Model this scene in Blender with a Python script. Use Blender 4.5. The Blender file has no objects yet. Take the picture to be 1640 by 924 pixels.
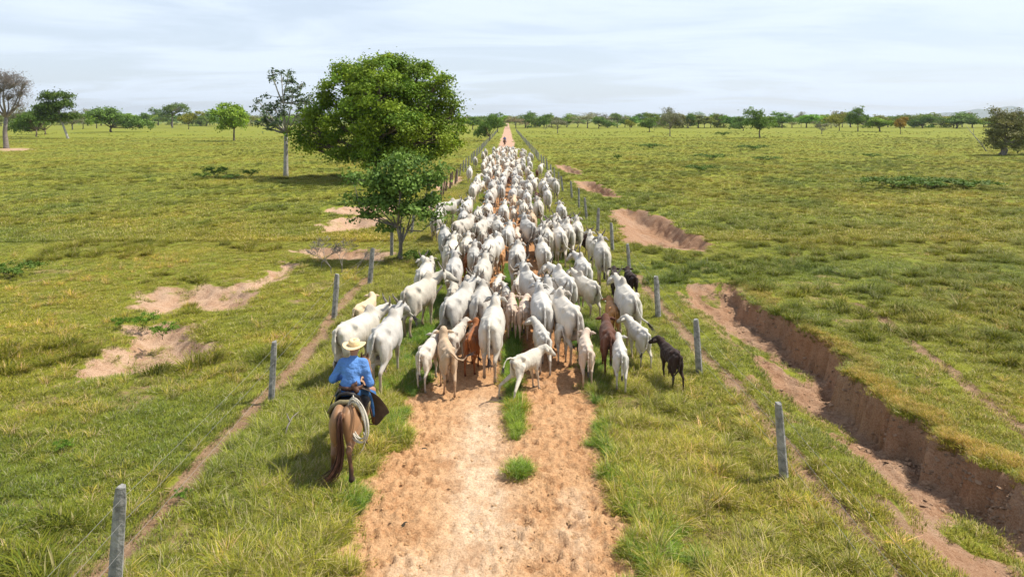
import bpy, math, random
import numpy as np
from math import radians, sin, cos, tan, pi
from mathutils import Vector, Matrix

S = bpy.context.scene
COL = S.collection
rng = np.random.default_rng(7)
random.seed(7)

# ------------------------------------------------------------------ camera, sky, sun
# uprights stand parallel in the photograph: level camera, frame shifted down so that the horizon is at row 192
CAM_H, YAW, FPX, HOR = 5.5, radians(-0.38), 1094.0, 192
cd = bpy.data.cameras.new("camera"); cam = bpy.data.objects.new("camera", cd); COL.objects.link(cam)
cam.location = (0, 0, CAM_H); cam.rotation_euler = (pi/2, 0, YAW)
cd.sensor_width = 36; cd.lens = 36*FPX/1640; cd.shift_y = -(462-HOR)/1640; cd.clip_start = .1; cd.clip_end = 60000
S.camera = cam
SUN_EL, SUN_AZ = radians(57), radians(14)        # azimuth measured from +X (right) towards +Y (ahead)
sd = bpy.data.lights.new("sun", 'SUN'); so = bpy.data.objects.new("sun", sd); COL.objects.link(so)
sd.energy = 4.8; sd.angle = radians(.55); sd.color = (1, .94, .82)
sdir = Vector((cos(SUN_EL)*cos(SUN_AZ), cos(SUN_EL)*sin(SUN_AZ), sin(SUN_EL)))
so.rotation_euler = sdir.to_track_quat('Z', 'Y').to_euler()
so.location = (30, 0, 40)
S.view_settings.view_transform = 'Standard'; S.view_settings.look = 'None'
S.view_settings.exposure = 0.30; S.view_settings.gamma = 1
S.cycles.max_bounces = 5; S.cycles.diffuse_bounces = 3; S.cycles.glossy_bounces = 2
S.cycles.transmission_bounces = 3; S.cycles.transparent_max_bounces = 6
S.cycles.caustics_reflective = False; S.cycles.caustics_refractive = False

W = bpy.data.worlds.new("World"); S.world = W; W.use_nodes = True
def world():
    nt = W.node_tree; N = nt.nodes; L = nt.links; N.clear()
    out = N.new('ShaderNodeOutputWorld'); bg = N.new('ShaderNodeBackground'); L.new(bg.outputs[0], out.inputs[0])
    sky = N.new('ShaderNodeTexSky'); sky.sky_type = 'NISHITA'; sky.sun_disc = False
    sky.sun_elevation = SUN_EL; sky.sun_rotation = radians(90)-SUN_AZ
    sky.air_density = 1.0; sky.dust_density = 1.2; sky.ozone_density = 1.2
    tc = N.new('ShaderNodeTexCoord')
    sep = N.new('ShaderNodeSeparateXYZ'); L.new(tc.outputs['Generated'], sep.inputs[0])
    # project the view direction on a high cloud sheet
    ad = N.new('ShaderNodeMath'); ad.operation = 'ADD'; L.new(sep.outputs[2], ad.inputs[0]); ad.inputs[1].default_value = .10
    mx = N.new('ShaderNodeMath'); mx.operation = 'MAXIMUM'; L.new(ad.outputs[0], mx.inputs[0]); mx.inputs[1].default_value = .05
    dv = N.new('ShaderNodeVectorMath'); dv.operation = 'DIVIDE'
    cb = N.new('ShaderNodeCombineXYZ'); L.new(mx.outputs[0], cb.inputs[0]); L.new(mx.outputs[0], cb.inputs[1]); cb.inputs[2].default_value = 1
    L.new(tc.outputs['Generated'], dv.inputs[0]); L.new(cb.outputs[0], dv.inputs[1])
    mp = N.new('ShaderNodeMapping'); L.new(dv.outputs[0], mp.inputs[0]); mp.inputs['Scale'].default_value = (.55, 1.0, 0); mp.inputs['Rotation'].default_value = (0, 0, .25)
    mp.inputs['Location'].default_value = (3.1, 1.7, 0)
    n1 = N.new('ShaderNodeTexNoise'); n1.inputs['Scale'].default_value = .9; n1.inputs['Detail'].default_value = 9; n1.inputs['Roughness'].default_value = .58; n1.inputs['Distortion'].default_value = .6
    L.new(mp.outputs[0], n1.inputs[0])
    r1 = N.new('ShaderNodeMapRange'); L.new(n1.outputs[0], r1.inputs[0]); r1.inputs[1].default_value = .38; r1.inputs[2].default_value = .60; r1.inputs[3].default_value = .64; r1.inputs[4].default_value = .95; r1.interpolation_type = 'SMOOTHSTEP'
    # veil thins out towards the zenith
    r2 = N.new('ShaderNodeMapRange'); L.new(sep.outputs[2], r2.inputs[0]); r2.inputs[1].default_value = .18; r2.inputs[2].default_value = .9; r2.inputs[3].default_value = 1; r2.inputs[4].default_value = .22
    ml = N.new('ShaderNodeMath'); ml.operation = 'MULTIPLY'; L.new(r1.outputs[0], ml.inputs[0]); L.new(r2.outputs[0], ml.inputs[1])
    # few small grey flecks
    n2 = N.new('ShaderNodeTexNoise'); n2.inputs['Scale'].default_value = 2.1; n2.inputs['Detail'].default_value = 5; L.new(mp.outputs[0], n2.inputs[0])
    r3 = N.new('ShaderNodeMapRange'); L.new(n2.outputs[0], r3.inputs[0]); r3.inputs[1].default_value = .66; r3.inputs[2].default_value = .74; r3.inputs[3].default_value = 0; r3.inputs[4].default_value = .5; r3.interpolation_type = 'SMOOTHSTEP'
    cc = N.new('ShaderNodeMix'); cc.data_type = 'RGBA'; L.new(r3.outputs[0], cc.inputs[0])
    cc.inputs[6].default_value = (7.2, 8.15, 9.4, 1); cc.inputs[7].default_value = (6.1, 7.2, 8.8, 1)
    m = N.new('ShaderNodeMix'); m.data_type = 'RGBA'; L.new(ml.outputs[0], m.inputs[0]); L.new(sky.outputs[0], m.inputs[6]); L.new(cc.outputs[2], m.inputs[7])
    L.new(m.outputs[2], bg.inputs[0]); bg.inputs[1].default_value = .1
world()

# ------------------------------------------------------------------ placing helpers
_R = cam.rotation_euler.to_matrix()
def at(px, py, h=0.0):
    """the point at height h that the photograph shows at pixel (px, py)"""
    d = _R @ Vector(((px-820)/FPX, -(py-HOR)/FPX, -1))
    t = (h-CAM_H)/d.z
    return Vector((d.x*t, d.y*t, h))
def at_y(px, py, Y):
    d = _R @ Vector(((px-820)/FPX, -(py-HOR)/FPX, -1)); t = Y/d.y
    return Vector((d.x*t, Y, CAM_H+d.z*t))

def tag(o, label=None, cat=None, group=None, kind=None):
    if label: o['label'] = label
    if cat: o['category'] = cat
    if group: o['group'] = group
    if kind: o['kind'] = kind
    return o
def empty(name, loc=(0, 0, 0), rz=0, scale=1):
    o = bpy.data.objects.new(name, None); COL.objects.link(o); o.location = loc; o.rotation_euler = (0, 0, rz); o.scale = (scale,)*3
    o.empty_display_size = .3
    return o
def link(name, me, parent=None, mat=None):
    o = bpy.data.objects.new(name, me); COL.objects.link(o)
    if mat is not None and not me.materials: me.materials.append(mat)
    if parent is not None: o.parent = parent
    return o
def mesh(name, v, f, cols=None, smooth=True):
    me = bpy.data.meshes.new(name)
    v = np.asarray(v, np.float32)
    if isinstance(f, np.ndarray):
        nf, k = f.shape
        me.vertices.add(len(v)); me.vertices.foreach_set('co', v.ravel())
        me.loops.add(nf*k); me.loops.foreach_set('vertex_index', f.astype(np.int32).ravel())
        me.polygons.add(nf); me.polygons.foreach_set('loop_start', np.arange(0, nf*k, k, dtype=np.int32))
        me.update(calc_edges=True)
    else:
        me.from_pydata([tuple(p) for p in v.tolist()], [], f)
    if cols is not None:
        a = me.color_attributes.new('Col', 'FLOAT_COLOR', 'POINT')
        c = np.ones((len(v), 4), np.float32); c[:, :3] = cols
        a.data.foreach_set('color', c.ravel())
    me.polygons.foreach_set('use_smooth', np.full(len(me.polygons), smooth))
    me.update()
    return me

class MB:
    """collects tubes, boxes and faces of one mesh"""
    def __init__(s): s.v = []; s.f = []
    def tube(s, pts, rad, n=6, cap=True):
        pts = [Vector(p) for p in pts]; b = len(s.v); m = len(pts)
        if not hasattr(rad, '__len__'): rad = [rad]*m
        up = Vector((.31, .17, .93))
        for i, p in enumerate(pts):
            t = (pts[min(i+1, m-1)]-pts[max(i-1, 0)]).normalized()
            a = t.cross(up)
            if a.length < .05: a = t.cross(Vector((1, 0, 0)))
            a.normalize(); c = t.cross(a)
            for j in range(n):
                q = 2*pi*j/n
                s.v.append(p+(a*cos(q)+c*sin(q))*rad[i])
        for i in range(m-1):
            for j in range(n):
                k = (j+1) % n
                s.f.append((b+i*n+j, b+(i+1)*n+j, b+(i+1)*n+k, b+i*n+k))
        if cap:
            s.f.append(tuple(b+j for j in range(n))); s.f.append(tuple(b+(m-1)*n+j for j in reversed(range(n))))
        return s
    def box(s, c, d, taper=1.0, rot=0):
        b = len(s.v); cx, cy, cz = c; dx, dy, dz = [q/2 for q in d]
        for z in (-1, 1):
            k = taper if z > 0 else 1
            for x, y in ((-1, -1), (1, -1), (1, 1), (-1, 1)):
                X, Y = x*dx*k, y*dy*k
                s.v.append(Vector((cx+X*cos(rot)-Y*sin(rot), cy+X*sin(rot)+Y*cos(rot), cz+z*dz)))
        for f in ((0, 3, 2, 1), (4, 5, 6, 7), (0, 1, 5, 4), (1, 2, 6, 5), (2, 3, 7, 6), (3, 0, 4, 7)):
            s.f.append(tuple(b+i for i in f))
        return s
    def me(s, name, smooth=True): return mesh(name, [tuple(p) for p in s.v], s.f, smooth=smooth)

# value noise
_H = rng.random((256, 256)).astype(np.float32)
def vnoise(x, y):
    xi = np.floor(x).astype(np.int64); yi = np.floor(y).astype(np.int64)
    fx = x-xi; fy = y-yi; fx = fx*fx*(3-2*fx); fy = fy*fy*(3-2*fy)
    a = _H[xi & 255, yi & 255]; b = _H[(xi+1) & 255, yi & 255]; c = _H[xi & 255, (yi+1) & 255]; d = _H[(xi+1) & 255, (yi+1) & 255]
    return (a*(1-fx)+b*fx)*(1-fy)+(c*(1-fx)+d*fx)*fy
def fbm(x, y, s=1.0, oct=4):
    r = 0; a = .5; t = 0
    for i in range(oct):
        r = r+a*vnoise(x*s+17.3*i, y*s-9.1*i); t += a; a *= .5; s *= 2.03
    return r/t
def sstep(a, b, x):
    t = np.clip((x-a)/(b-a), 0, 1); return t*t*(3-2*t)

# ------------------------------------------------------------------ materials
def mat(name, base=(.5, .5, .5), rough=.8, vary=.25, scale=8, bump=.3, bscale=40, attr=None, objcol=False, sheen=0, dist=.01, spec=.3):
    m = bpy.data.materials.new(name); m.use_nodes = True
    nt = m.node_tree; N = nt.nodes; L = nt.links; P = N['Principled BSDF']
    P.inputs['Roughness'].default_value = rough; P.inputs['Specular IOR Level'].default_value = spec
    tc = N.new('ShaderNodeTexCoord'); n = N.new('ShaderNodeTexNoise'); n.inputs['Scale'].default_value = scale; n.inputs['Detail'].default_value = 6
    if objcol:
        oj = N.new('ShaderNodeObjectInfo'); mu = N.new('ShaderNodeMath'); mu.operation = 'MULTIPLY'; L.new(oj.outputs['Random'], mu.inputs[0]); mu.inputs[1].default_value = 60
        va = N.new('ShaderNodeVectorMath'); L.new(tc.outputs['Object'], va.inputs[0]); L.new(mu.outputs[0], va.inputs[1]); L.new(va.outputs[0], n.inputs[0])
    else: L.new(tc.outputs['Object'], n.inputs[0])
    mr = N.new('ShaderNodeMapRange'); L.new(n.outputs[0], mr.inputs[0]); mr.inputs[1].default_value = .3; mr.inputs[2].default_value = .7; mr.inputs[3].default_value = 1-vary; mr.inputs[4].default_value = 1+vary
    if attr:
        src = N.new('ShaderNodeAttribute'); src.attribute_name = attr; o = src.outputs['Color']
    else:
        src = N.new('ShaderNodeRGB'); src.outputs[0].default_value = (*base, 1); o = src.outputs[0]
    if objcol:
        oi = N.new('ShaderNodeObjectInfo'); q = N.new('ShaderNodeMix'); q.data_type = 'RGBA'; q.blend_type = 'MULTIPLY'; q.inputs[0].default_value = 1
        L.new(o, q.inputs[6]); L.new(oi.outputs['Color'], q.inputs[7]); o = q.outputs[2]
    v = N.new('ShaderNodeVectorMath'); v.operation = 'SCALE'; L.new(o, v.inputs[0]); L.new(mr.outputs[0], v.inputs['Scale'])
    L.new(v.outputs[0], P.inputs['Base Color'])
    if bump:
        n2 = N.new('ShaderNodeTexNoise'); n2.inputs['Scale'].default_value = bscale; n2.inputs['Detail'].default_value = 4; L.new(tc.outputs['Object'], n2.inputs[0])
        b = N.new('ShaderNodeBump'); b.inputs['Strength'].default_value = bump; b.inputs['Distance'].default_value = dist
        L.new(n2.outputs[0], b.inputs['Height']); L.new(b.outputs[0], P.inputs['Normal'])
    if sheen: P.inputs['Sheen Weight'].default_value = sheen
    return m

def leaf_mat(name, tint=(1, 1, 1), trans=.3, inst=False, rough=.6):
    m = bpy.data.materials.new(name); m.use_nodes = True
    nt = m.node_tree; N = nt.nodes; L = nt.links; P = N['Principled BSDF']; out = N['Material Output']
    a = N.new('ShaderNodeAttribute'); a.attribute_name = 'Col'; o = a.outputs['Color']
    q = N.new('ShaderNodeMix'); q.data_type = 'RGBA'; q.blend_type = 'MULTIPLY'; q.inputs[0].default_value = 1
    L.new(o, q.inputs[6])
    if inst:
        b = N.new('ShaderNodeAttribute'); b.attribute_type = 'INSTANCER'; b.attribute_name = 'tint'; L.new(b.outputs['Color'], q.inputs[7])
    else:
        oi = N.new('ShaderNodeObjectInfo'); L.new(oi.outputs['Color'], q.inputs[7])
    o = q.outputs[2]
    L.new(o, P.inputs['Base Color']); P.inputs['Roughness'].default_value = rough; P.inputs['Specular IOR Level'].default_value = .2
    t = N.new('ShaderNodeBsdfTranslucent'); L.new(o, t.inputs[0])
    if inst:
        ge = N.new('ShaderNodeNewGeometry'); vm = N.new('ShaderNodeVectorMath'); vm.operation = 'MULTIPLY_ADD'; L.new(ge.outputs['Normal'], vm.inputs[0]); vm.inputs[1].default_value = (.55, .55, .55); vm.inputs[2].default_value = (0, 0, .9)
        nn = N.new('ShaderNodeVectorMath'); nn.operation = 'NORMALIZE'; L.new(vm.outputs[0], nn.inputs[0]); L.new(nn.outputs[0], P.inputs['Normal'])
    mx = N.new('ShaderNodeMixShader'); mx.inputs[0].default_value = trans
    L.new(P.outputs[0], mx.inputs[1]); L.new(t.outputs[0], mx.inputs[2]); L.new(mx.outputs[0], out.inputs[0])
    return m

M = {}
M['coat'] = mat('cattle_coat', rough=.8, vary=.12, scale=3.0, bump=.5, bscale=7, attr='Col', objcol=True, sheen=.1, dist=.03, spec=.2)
M['horn'] = mat('horn', (.20, .17, .14), .5, .3, 12, .1)
M['hair'] = mat('hair', rough=.6, vary=.2, attr='Col', objcol=True, bump=0)
M['horse'] = mat('horse_coat', rough=.5, vary=.08, scale=5, bump=.25, bscale=9, attr='Col', objcol=True, sheen=.1, dist=.02)
M['shirt'] = mat('blue_shirt', (.11, .25, .58), .85, .16, 5, 1.0, 8, dist=.07)
M['jeans'] = mat('denim', (.035, .12, .30), .85, .12, 20, .6, 14, dist=.02)
M['skin'] = mat('skin', (.38, .20, .13), .55, .06, 9, .1)
M['straw'] = mat('straw', (.80, .61, .35), .75, .12, 40, .5, 90, dist=.004)
M['leather'] = mat('brown_leather', (.11, .050, .028), .5, .3, 9, .4, 30, dist=.006, spec=.4)
M['dleather'] = mat('dark_leather', (.022, .018, .017), .45, .3, 9, .4, 30, dist=.006, spec=.4)
M['fleece'] = mat('olive_pad', (.24, .20, .11), .9, .2, 20, .8, 60, dist=.008)
M['rope'] = mat('rope', (.56, .51, .42), .85, .2, 60, .8, 160, dist=.004)
M['post'] = mat('weathered_wood', (.28, .27, .25), .85, .5, 9, .9, 22, dist=.02)
M['postb'] = mat('brown_wood', (.16, .11, .075), .85, .35, 7, .9, 22, dist=.02)
M['wire'] = mat('wire', (.28, .27, .26), .5, .1, 9, 0)
M['bark'] = mat('bark', (.15, .115, .085), .9, .35, 4, .9, 12, dist=.05)
M['barkw'] = mat('pale_bark', (.40, .37, .33), .85, .3, 3, .7, 9, dist=.03)
M['barkg'] = mat('grey_bark', (.22, .19, .165), .85, .3, 3, .7, 9, dist=.03)
M['leaf'] = leaf_mat('leaf', trans=.22)
M['blade'] = leaf_mat('grass_blade', trans=.30, inst=True, rough=.55)
M['clod'] = leaf_mat('clod', trans=0, inst=True, rough=.95)
M['dung'] = mat('dung', (.045, .035, .022), .8, .3, 12, .9, 30, dist=.03)
M['hill'] = mat('far_hill', (.10, .13, .10), .95, .2, .002, 0)

# ------------------------------------------------------------------ ground layout (all in metres)
def P2(pts): return np.array([[*at(x, y)[:2]] for x, y in pts])
GUL = [  # right rim, left edge, depth
 dict(r=[(1165, 452), (1182, 462), (1215, 487), (1250, 505), (1290, 530), (1330, 556), (1365, 590), (1400, 612), (1440, 648), (1480, 668), (1520, 702), (1560, 722), (1600, 752), (1640, 775), (1760, 860), (2000, 1010)],
      l=[(1092, 455), (1105, 480), (1150, 525), (1195, 560), (1225, 610), (1290, 665), (1345, 705), (1390, 755), (1420, 800), (1480, 868), (1560, 940), (1700, 1060)], d=.62, y0=.3, hs=-.62),
 dict(r=[(985, 334), (1010, 334), (1040, 340), (1075, 354), (1110, 372), (1140, 388), (1150, 396)], l=[(972, 336), (980, 352), (990, 370), (1000, 386), (1030, 394), (1080, 399), (1125, 403), (1150, 404)], d=.72, hs=0),
 dict(r=[(938, 290), (950, 291), (968, 298), (985, 308), (992, 313)], l=[(918, 290), (925, 300), (940, 308), (965, 314), (985, 317), (992, 318)], d=1.0, hs=0),
 dict(r=[(902, 264), (912, 266), (925, 272), (932, 275)], l=[(888, 264), (893, 270), (905, 276), (920, 279), (932, 280)], d=1.0, hs=0),
]
SCOOP = [  # bare hollows left of the fence
 ([(95, 615), (150, 575), (195, 545), (215, 520), (255, 515), (310, 520), (345, 545), (330, 570), (250, 588), (170, 600)], .45),
 ([(215, 470), (250, 462), (330, 455), (385, 458), (405, 470), (400, 490), (350, 494), (300, 486), (262, 500), (228, 492)], .35),
 ([(395, 455), (430, 440), (465, 420), (478, 424), (440, 448), (410, 462)], .25),
 ([(518, 362), (540, 350), (575, 347), (610, 352), (600, 364), (550, 371), (525, 371)], .45),
 ([(510, 336), (560, 331), (640, 326), (705, 330), (690, 338), (600, 345), (540, 342)], .35),
 ([(480, 402), (520, 399), (570, 401), (620, 406), (612, 418), (560, 414), (510, 414)], .4),
 ([(0, 239), (30, 236), (50, 237), (42, 241), (0, 243)], .1),
 ([(695, 296), (715, 292), (738, 284), (738, 290), (722, 300), (700, 306)], .2),
]
PATHS = [  # trodden paths: points, half width, strength
 ([(120, 960), (190, 890), (240, 840), (300, 770), (370, 690), (420, 640), (470, 590), (510, 545), (545, 490), (590, 445)], .20, 1.0),
 ([(1020, 440), (1060, 490), (1120, 560), (1180, 618), (1245, 695), (1310, 775), (1380, 850), (1440, 924), (1500, 1000)], .17, .9),
 ([(1370, 485), (1410, 505), (1450, 540), (1530, 600), (1590, 650), (1660, 705)], .16, .95),
 ([(1415, 800), (1450, 835), (1500, 880), (1560, 924), (1640, 990)], .20, .9),
 ([(1140, 605), (1175, 690), (1215, 780), (1270, 870), (1310, 940)], .16, .45),
]
for g in GUL:
    g['R'] = P2(g['r']); g['L'] = P2(g['l'])
SC = [(P2(p), d) for p, d in SCOOP]
PT = [(P2(p), w, s) for p, w, s in PATHS]
def poly_sd(P, x, y):
    """signed distance, positive inside"""
    d = np.full(x.shape, 1e9); ins = np.zeros(x.shape, bool); n = len(P)
    for i in range(n):
        ax, ay = P[i]; bx, by = P[(i+1) % n]
        ex, ey = bx-ax, by-ay; t = np.clip(((x-ax)*ex+(y-ay)*ey)/(ex*ex+ey*ey), 0, 1)
        d = np.minimum(d, (x-ax-t*ex)**2+(y-ay-t*ey)**2)
        c = ((ay > y) != (by > y)) & (x < (bx-ax)*(y-ay)/(by-ay+1e-12)+ax)
        ins ^= c
    return np.where(ins, 1, -1)*np.sqrt(d)
def line_d(P, x, y):
    d = np.full(x.shape, 1e9)
    for i in range(len(P)-1):
        ax, ay = P[i]; bx, by = P[i+1]; ex, ey = bx-ax, by-ay
        t = np.clip(((x-ax)*ex+(y-ay)*ey)/(ex*ex+ey*ey), 0, 1)
        d = np.minimum(d, (x-ax-t*ex)**2+(y-ay-t*ey)**2)
    return np.sqrt(d)
ROAD_L, ROAD_R = -1.72, 1.50
MIDT = [(at(825, 655), .15, 1.15), (at(822, 612), .15, .5), (at(832, 755), .20, .22)]   # green strips left standing in the road's middle
def layout(x, y, fine=True):
    """height, soil (0..1), soil kind 0 road 1 gully 2 pale hollow, wetness of colour"""
    x = np.asarray(x, float); y = np.asarray(y, float)
    n1 = fbm(x, y, .9, 4); n2 = fbm(x+50, y, 3.1, 3)
    z = (fbm(x, y, .12, 3)-.5)*.35*sstep(8, 40, np.abs(x)) + (n1-.5)*.10*sstep(2.2, 5, np.abs(x)) + (n2-.5)*.05
    soil = np.zeros(x.shape); kind = np.zeros(x.shape)
    # the road
    wl = ROAD_L+(fbm(x*0+3, y, .6, 4)-.5)*1.1; wr = ROAD_R+(fbm(x*0+90, y, .55, 4)-.5)*1.0
    wr = wr+.15*sstep(12.5, 8.5, y); wl = wl-.36*sstep(12.5, 8.5, y); s = np.minimum(x-wl, wr-x)
    road = sstep(-.32, .22, s+(n2-.5)*.8+(n1-.5)*.35)
    far = sstep(12.9, 14.5, y)
    mid = sstep(.30, .05, np.abs(x-.12-(n1-.5)*.4))*sstep(.44, .60, fbm(x*0+11, y, .33, 2))*far*.9
    for c, w, l in MIDT:
        mid = np.maximum(mid, sstep(1.25, .75, np.hypot((x-c[0])/w, (y-c[1])/l)+(n2-.5)*.6)*(1-far))
    mid = mid*sstep(160, 120, y)
    road = road*(1-mid)
    soil = np.maximum(soil, road)
    z = z+road*-.035 + sstep(1.2, .5, np.abs(x+.75))*-.02
    # paths
    for P, w, st in PT:
        d = line_d(P, x, y)+(n2-.5)*.22
        q = sstep(w*1.5, w*.6, d)*st
        kind = np.where(q > soil, 2.6, kind); soil = np.maximum(soil, q); z = z-q*.05
    # bare trodden spots in the verges and the near pasture
    q = sstep(.62, .74, fbm(x+400, y+13, .95, 4))*.5*sstep(1.6, 2.2, np.abs(x))*sstep(40, 25, y)
    kind = np.where(q > soil, 2.6, kind); soil = np.maximum(soil, q)
    # gullies
    for gi, g in enumerate(GUL):
        R, Lf = g['R'], g['L']
        if gi == 0:   # runs towards the camera: use y as the parameter
            o = np.argsort(R[:, 1]); xr = np.interp(y, R[o, 1], R[o, 0]); o = np.argsort(Lf[:, 1]); xl = np.interp(y, Lf[o, 1], Lf[o, 0])
            xr = xr+(fbm(x*0+7, y, 1.0, 5)-.5)*1.25+(fbm(x*.7, y, 3.8, 3)-.5)*.30; xl = xl-.12+(fbm(x*0+31, y, .8, 3)-.5)*.6
            yend = R[:, 1].max()+.3
            u = (x-xl)/np.maximum(xr-xl, .3)
            endf = sstep(yend, yend-1.6, y+(n1-.5)*1.2)
            ww = (.12+.55*fbm(x*0+55, y, .9, 4)**1.6)/np.maximum(xr-xl, .5)
            prof = sstep(-.05, .36, u)*.80+sstep(.3, .86, u)*.20
            wall = sstep(1.0+ww*.2, 1.0-ww*(1.0+.9*(n2-.5)), u)
            dep = np.interp(y, [8, 10.5, 14, 18, 22, 24], [.58, .74, .92, .85, .5, .3])
            dd = dep*prof*wall*endf*(u > 0)
            dd = dd*(1+(fbm(x+9, y, 1.6, 4)-.5)*.5*sstep(.1, .5, u))
            z = z-dd
            s2 = sstep(.0, .06, dd+(n2-.5)*.03)
            fl = sstep(-.05, .22, u+(n1-.5)*.5)  # grass creeps over the shallow side
            lowg = sstep(.56, .66, fbm(x+77, y+5, .7, 3)+sstep(12, 8, y)*.06)*(u < .70)*.8
            q = np.clip(s2*(fl-lowg*.9), 0, 1); q = np.where((u > .8) & (u < 1.03) & (endf > .4), np.maximum(q, s2), q)
            q = np.maximum(q, sstep(.22, .05, np.abs(u-.02))*.55*endf*sstep(.45, .6, n1))
        else:
            poly = np.vstack([R, Lf[::-1]]); sdp = poly_sd(poly, x, y)+(n1-.5)*1.0+(n2-.5)*.6
            dr = line_d(R, x, y)   # distance to the steep rim
            dl = line_d(Lf, x, y)
            prof = np.where(sdp > 0, sstep(0, 2.2, dl)*sstep(0, .7+.5*n2, np.minimum(dr, sdp+.1)), 0)
            z = z-g['d']*prof; q = sstep(-.05, .15, sdp)
        kind = np.where(q > soil, 1, kind); soil = np.maximum(soil, q)
    for i, (P, d) in enumerate(SC):
        sdp = poly_sd(P, x, y); sc = .6 if i < 3 else .8
        sdp = sdp+(n1-.5)*1.1*sc+(n2-.5)*.5*sc
        q = sstep(-.60*sc-.25, .20, sdp+(n2-.5)*.9*sc)*sstep(.20, .42, n2+.45*sstep(-.3, .5, sdp)); q = q*(.86-.25*sstep(.5, .7, fbm(x+33, y+3, 1.3, 4))); kind = np.where(q > soil, 2, kind); soil = np.maximum(soil, q)
        z = z-d*sstep(-.35, .55+.4*sc, sdp)
    return z, soil, kind

def axis(parts):
    out = []
    for a, b, h in parts: out += list(np.arange(a, b-1e-6, h))
    return out
def grow(a, h, g, end):
    out = [a]
    while abs(out[-1]) < end:
        h *= g; out.append(out[-1]+h if h > 0 else out[-1]+h)
    return out
xs = np.array(sorted(set(np.round(axis([(-2.5, 2.6, .034)])+axis([(2.6, 4.6, .08)])+axis([(4.6, 12.5, .05)])+axis([(12.5, 13.5, .08)])+axis([(-9.5, -2.5, .085)])+
     [v for v in grow(13.5, .09, 1.045, 9000)]+[-v for v in grow(9.5, .09, 1.045, 9000)], 4))))
ys = np.array(sorted(set(np.round(axis([(5.6, 7.6, .12)])+axis([(7.6, 17.0, .036)])+[v for v in grow(17.0, .04, 1.0075, 60)]+[v for v in grow(60, .35, 1.035, 9000)]+[-v+5.6+.0 for v in grow(.0, .15, 1.25, 3000)][1:], 4))))
GX, GY = np.meshgrid(xs, ys)
gz, gs, gk = layout(GX, GY)
# hoof prints and clods pressed into the road near the camera
nr = (GX > -2.6) & (GX < 2.6) & (GY > 5.5) & (GY < 40)
hz = np.zeros(GX.shape)
ix0 = np.searchsorted(xs, -2.6); ix1 = np.searchsorted(xs, 2.6)
for k in range(7800):
    y = 7.6+(rng.random()**1.25)*20; x = rng.uniform(-2.3, 2.1)
    if rng.random() < .55*math.exp(-((x+.55)/.40)**2): continue
    r = rng.uniform(.030, .065); a = rng.uniform(0, pi)
    j0, j1 = np.searchsorted(ys, [y-.22, y+.22]); i0, i1 = np.searchsorted(xs, [x-.22, x+.22])
    X = GX[j0:j1, i0:i1]-x; Y = GY[j0:j1, i0:i1]-y
    U = (X*cos(a)+Y*sin(a))/r; V = (-X*sin(a)+Y*cos(a))/(r*rng.uniform(1.0, 1.6)); q = U*U+V*V
    dp = rng.uniform(.010, .040)*(1.0 if x > .15 or x < -1.2 else .55)
    hz[j0:j1, i0:i1] += -dp*np.exp(-q**1.6)+dp*.7*np.exp(-((np.sqrt(q)-1.45)/.38)**2)*(.5+.8*np.sin(np.arctan2(V, U)+a*3))
gz = gz+np.clip(hz, -.065, .05)*gs*(gk == 0)*sstep(2.3, 1.9, np.abs(GX))
gz = gz+(fbm(GX, GY, 14, 3)-.5)*.05*gs*(GY < 22)+(fbm(GX+5, GY, 5, 3)-.5)*.12*gs*(gk == 1)*(GY < 22)+(fbm(GX+5, GY, 1.7, 4)-.5)*.40*gs*sstep(-.15, -.6, gz)*(gk == 1)*(GY > 22)*(GY < 120)+(fbm(GX+5, GY+8, 3.2, 4)-.5)*.28*gs*(gk == 2)*(GY < 60)
def hgt(x, y):
    z, s, k = layout(np.atleast_1d(x), np.atleast_1d(y)); return z
ny, nx = GX.shape
idx = np.arange(ny*nx).reshape(ny, nx)
F = np.stack([idx[:-1, :-1], idx[:-1, 1:], idx[1:, 1:], idx[1:, :-1]], -1).reshape(-1, 4)
gv = np.stack([GX, GY, gz], -1).reshape(-1, 3)
# crumbling of the gully wall: push steep vertices sideways
gme = mesh('ground', gv, F)
def fattr(me, name, arr):
    a = me.attributes.new(name, 'FLOAT', 'POINT'); a.data.foreach_set('value', np.asarray(arr, np.float32).ravel())
fattr(gme, 'soil', gs)
# colour of the bare soil itself
X, Y = GX, GY
rd = np.array([.65, .40, .215]); pale = np.array([.78, .585, .40]); redd = np.array([.48, .25, .115]); gul = np.array([.41, .255, .16]); hol = np.array([.55, .385, .27]); pth = np.array([.36, .245, .155]); farp = np.array([.60, .40, .29])
def mixc(a, b, t): return a*(1-t[..., None])+b*t[..., None]
c = np.broadcast_to(rd, X.shape+(3,)).copy()
t = np.exp(-((X+.42)/.42)**2)*(.45+.8*(fbm(X, Y, .7, 4)-.2)); c = mixc(c, pale, np.clip(t*1.7, 0, 1)*sstep(15, 12.5, Y))
c = mixc(c, pale, np.clip((fbm(X+20, Y, 1.1, 4)-.56)*3.5, 0, .6))
c = mixc(c, redd, sstep(12.5, 17, Y)*sstep(95, 60, Y)*.85)
c = mixc(c, redd, np.clip((fbm(X+60, Y, 2.6, 4)-.56)*2.0, 0, .35)); c = mixc(c, redd, sstep(.1, .6, X)*.22*sstep(.3, .6, fbm(X, Y+77, 1.1, 4)))
c = mixc(c, farp, sstep(70, 120, Y))
gg = mixc(np.broadcast_to(gul, X.shape+(3,)), hol*.80, np.clip((fbm(X, Y+40, 1.0, 4)-.46)*3, 0, .6))
c = np.where((gk == 1)[..., None], gg, c)
hh = mixc(np.broadcast_to(hol, X.shape+(3,)), gul*1.15, np.clip((fbm(X, Y+90, 1.5, 4)-.5)*2.5, 0, .6))
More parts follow.
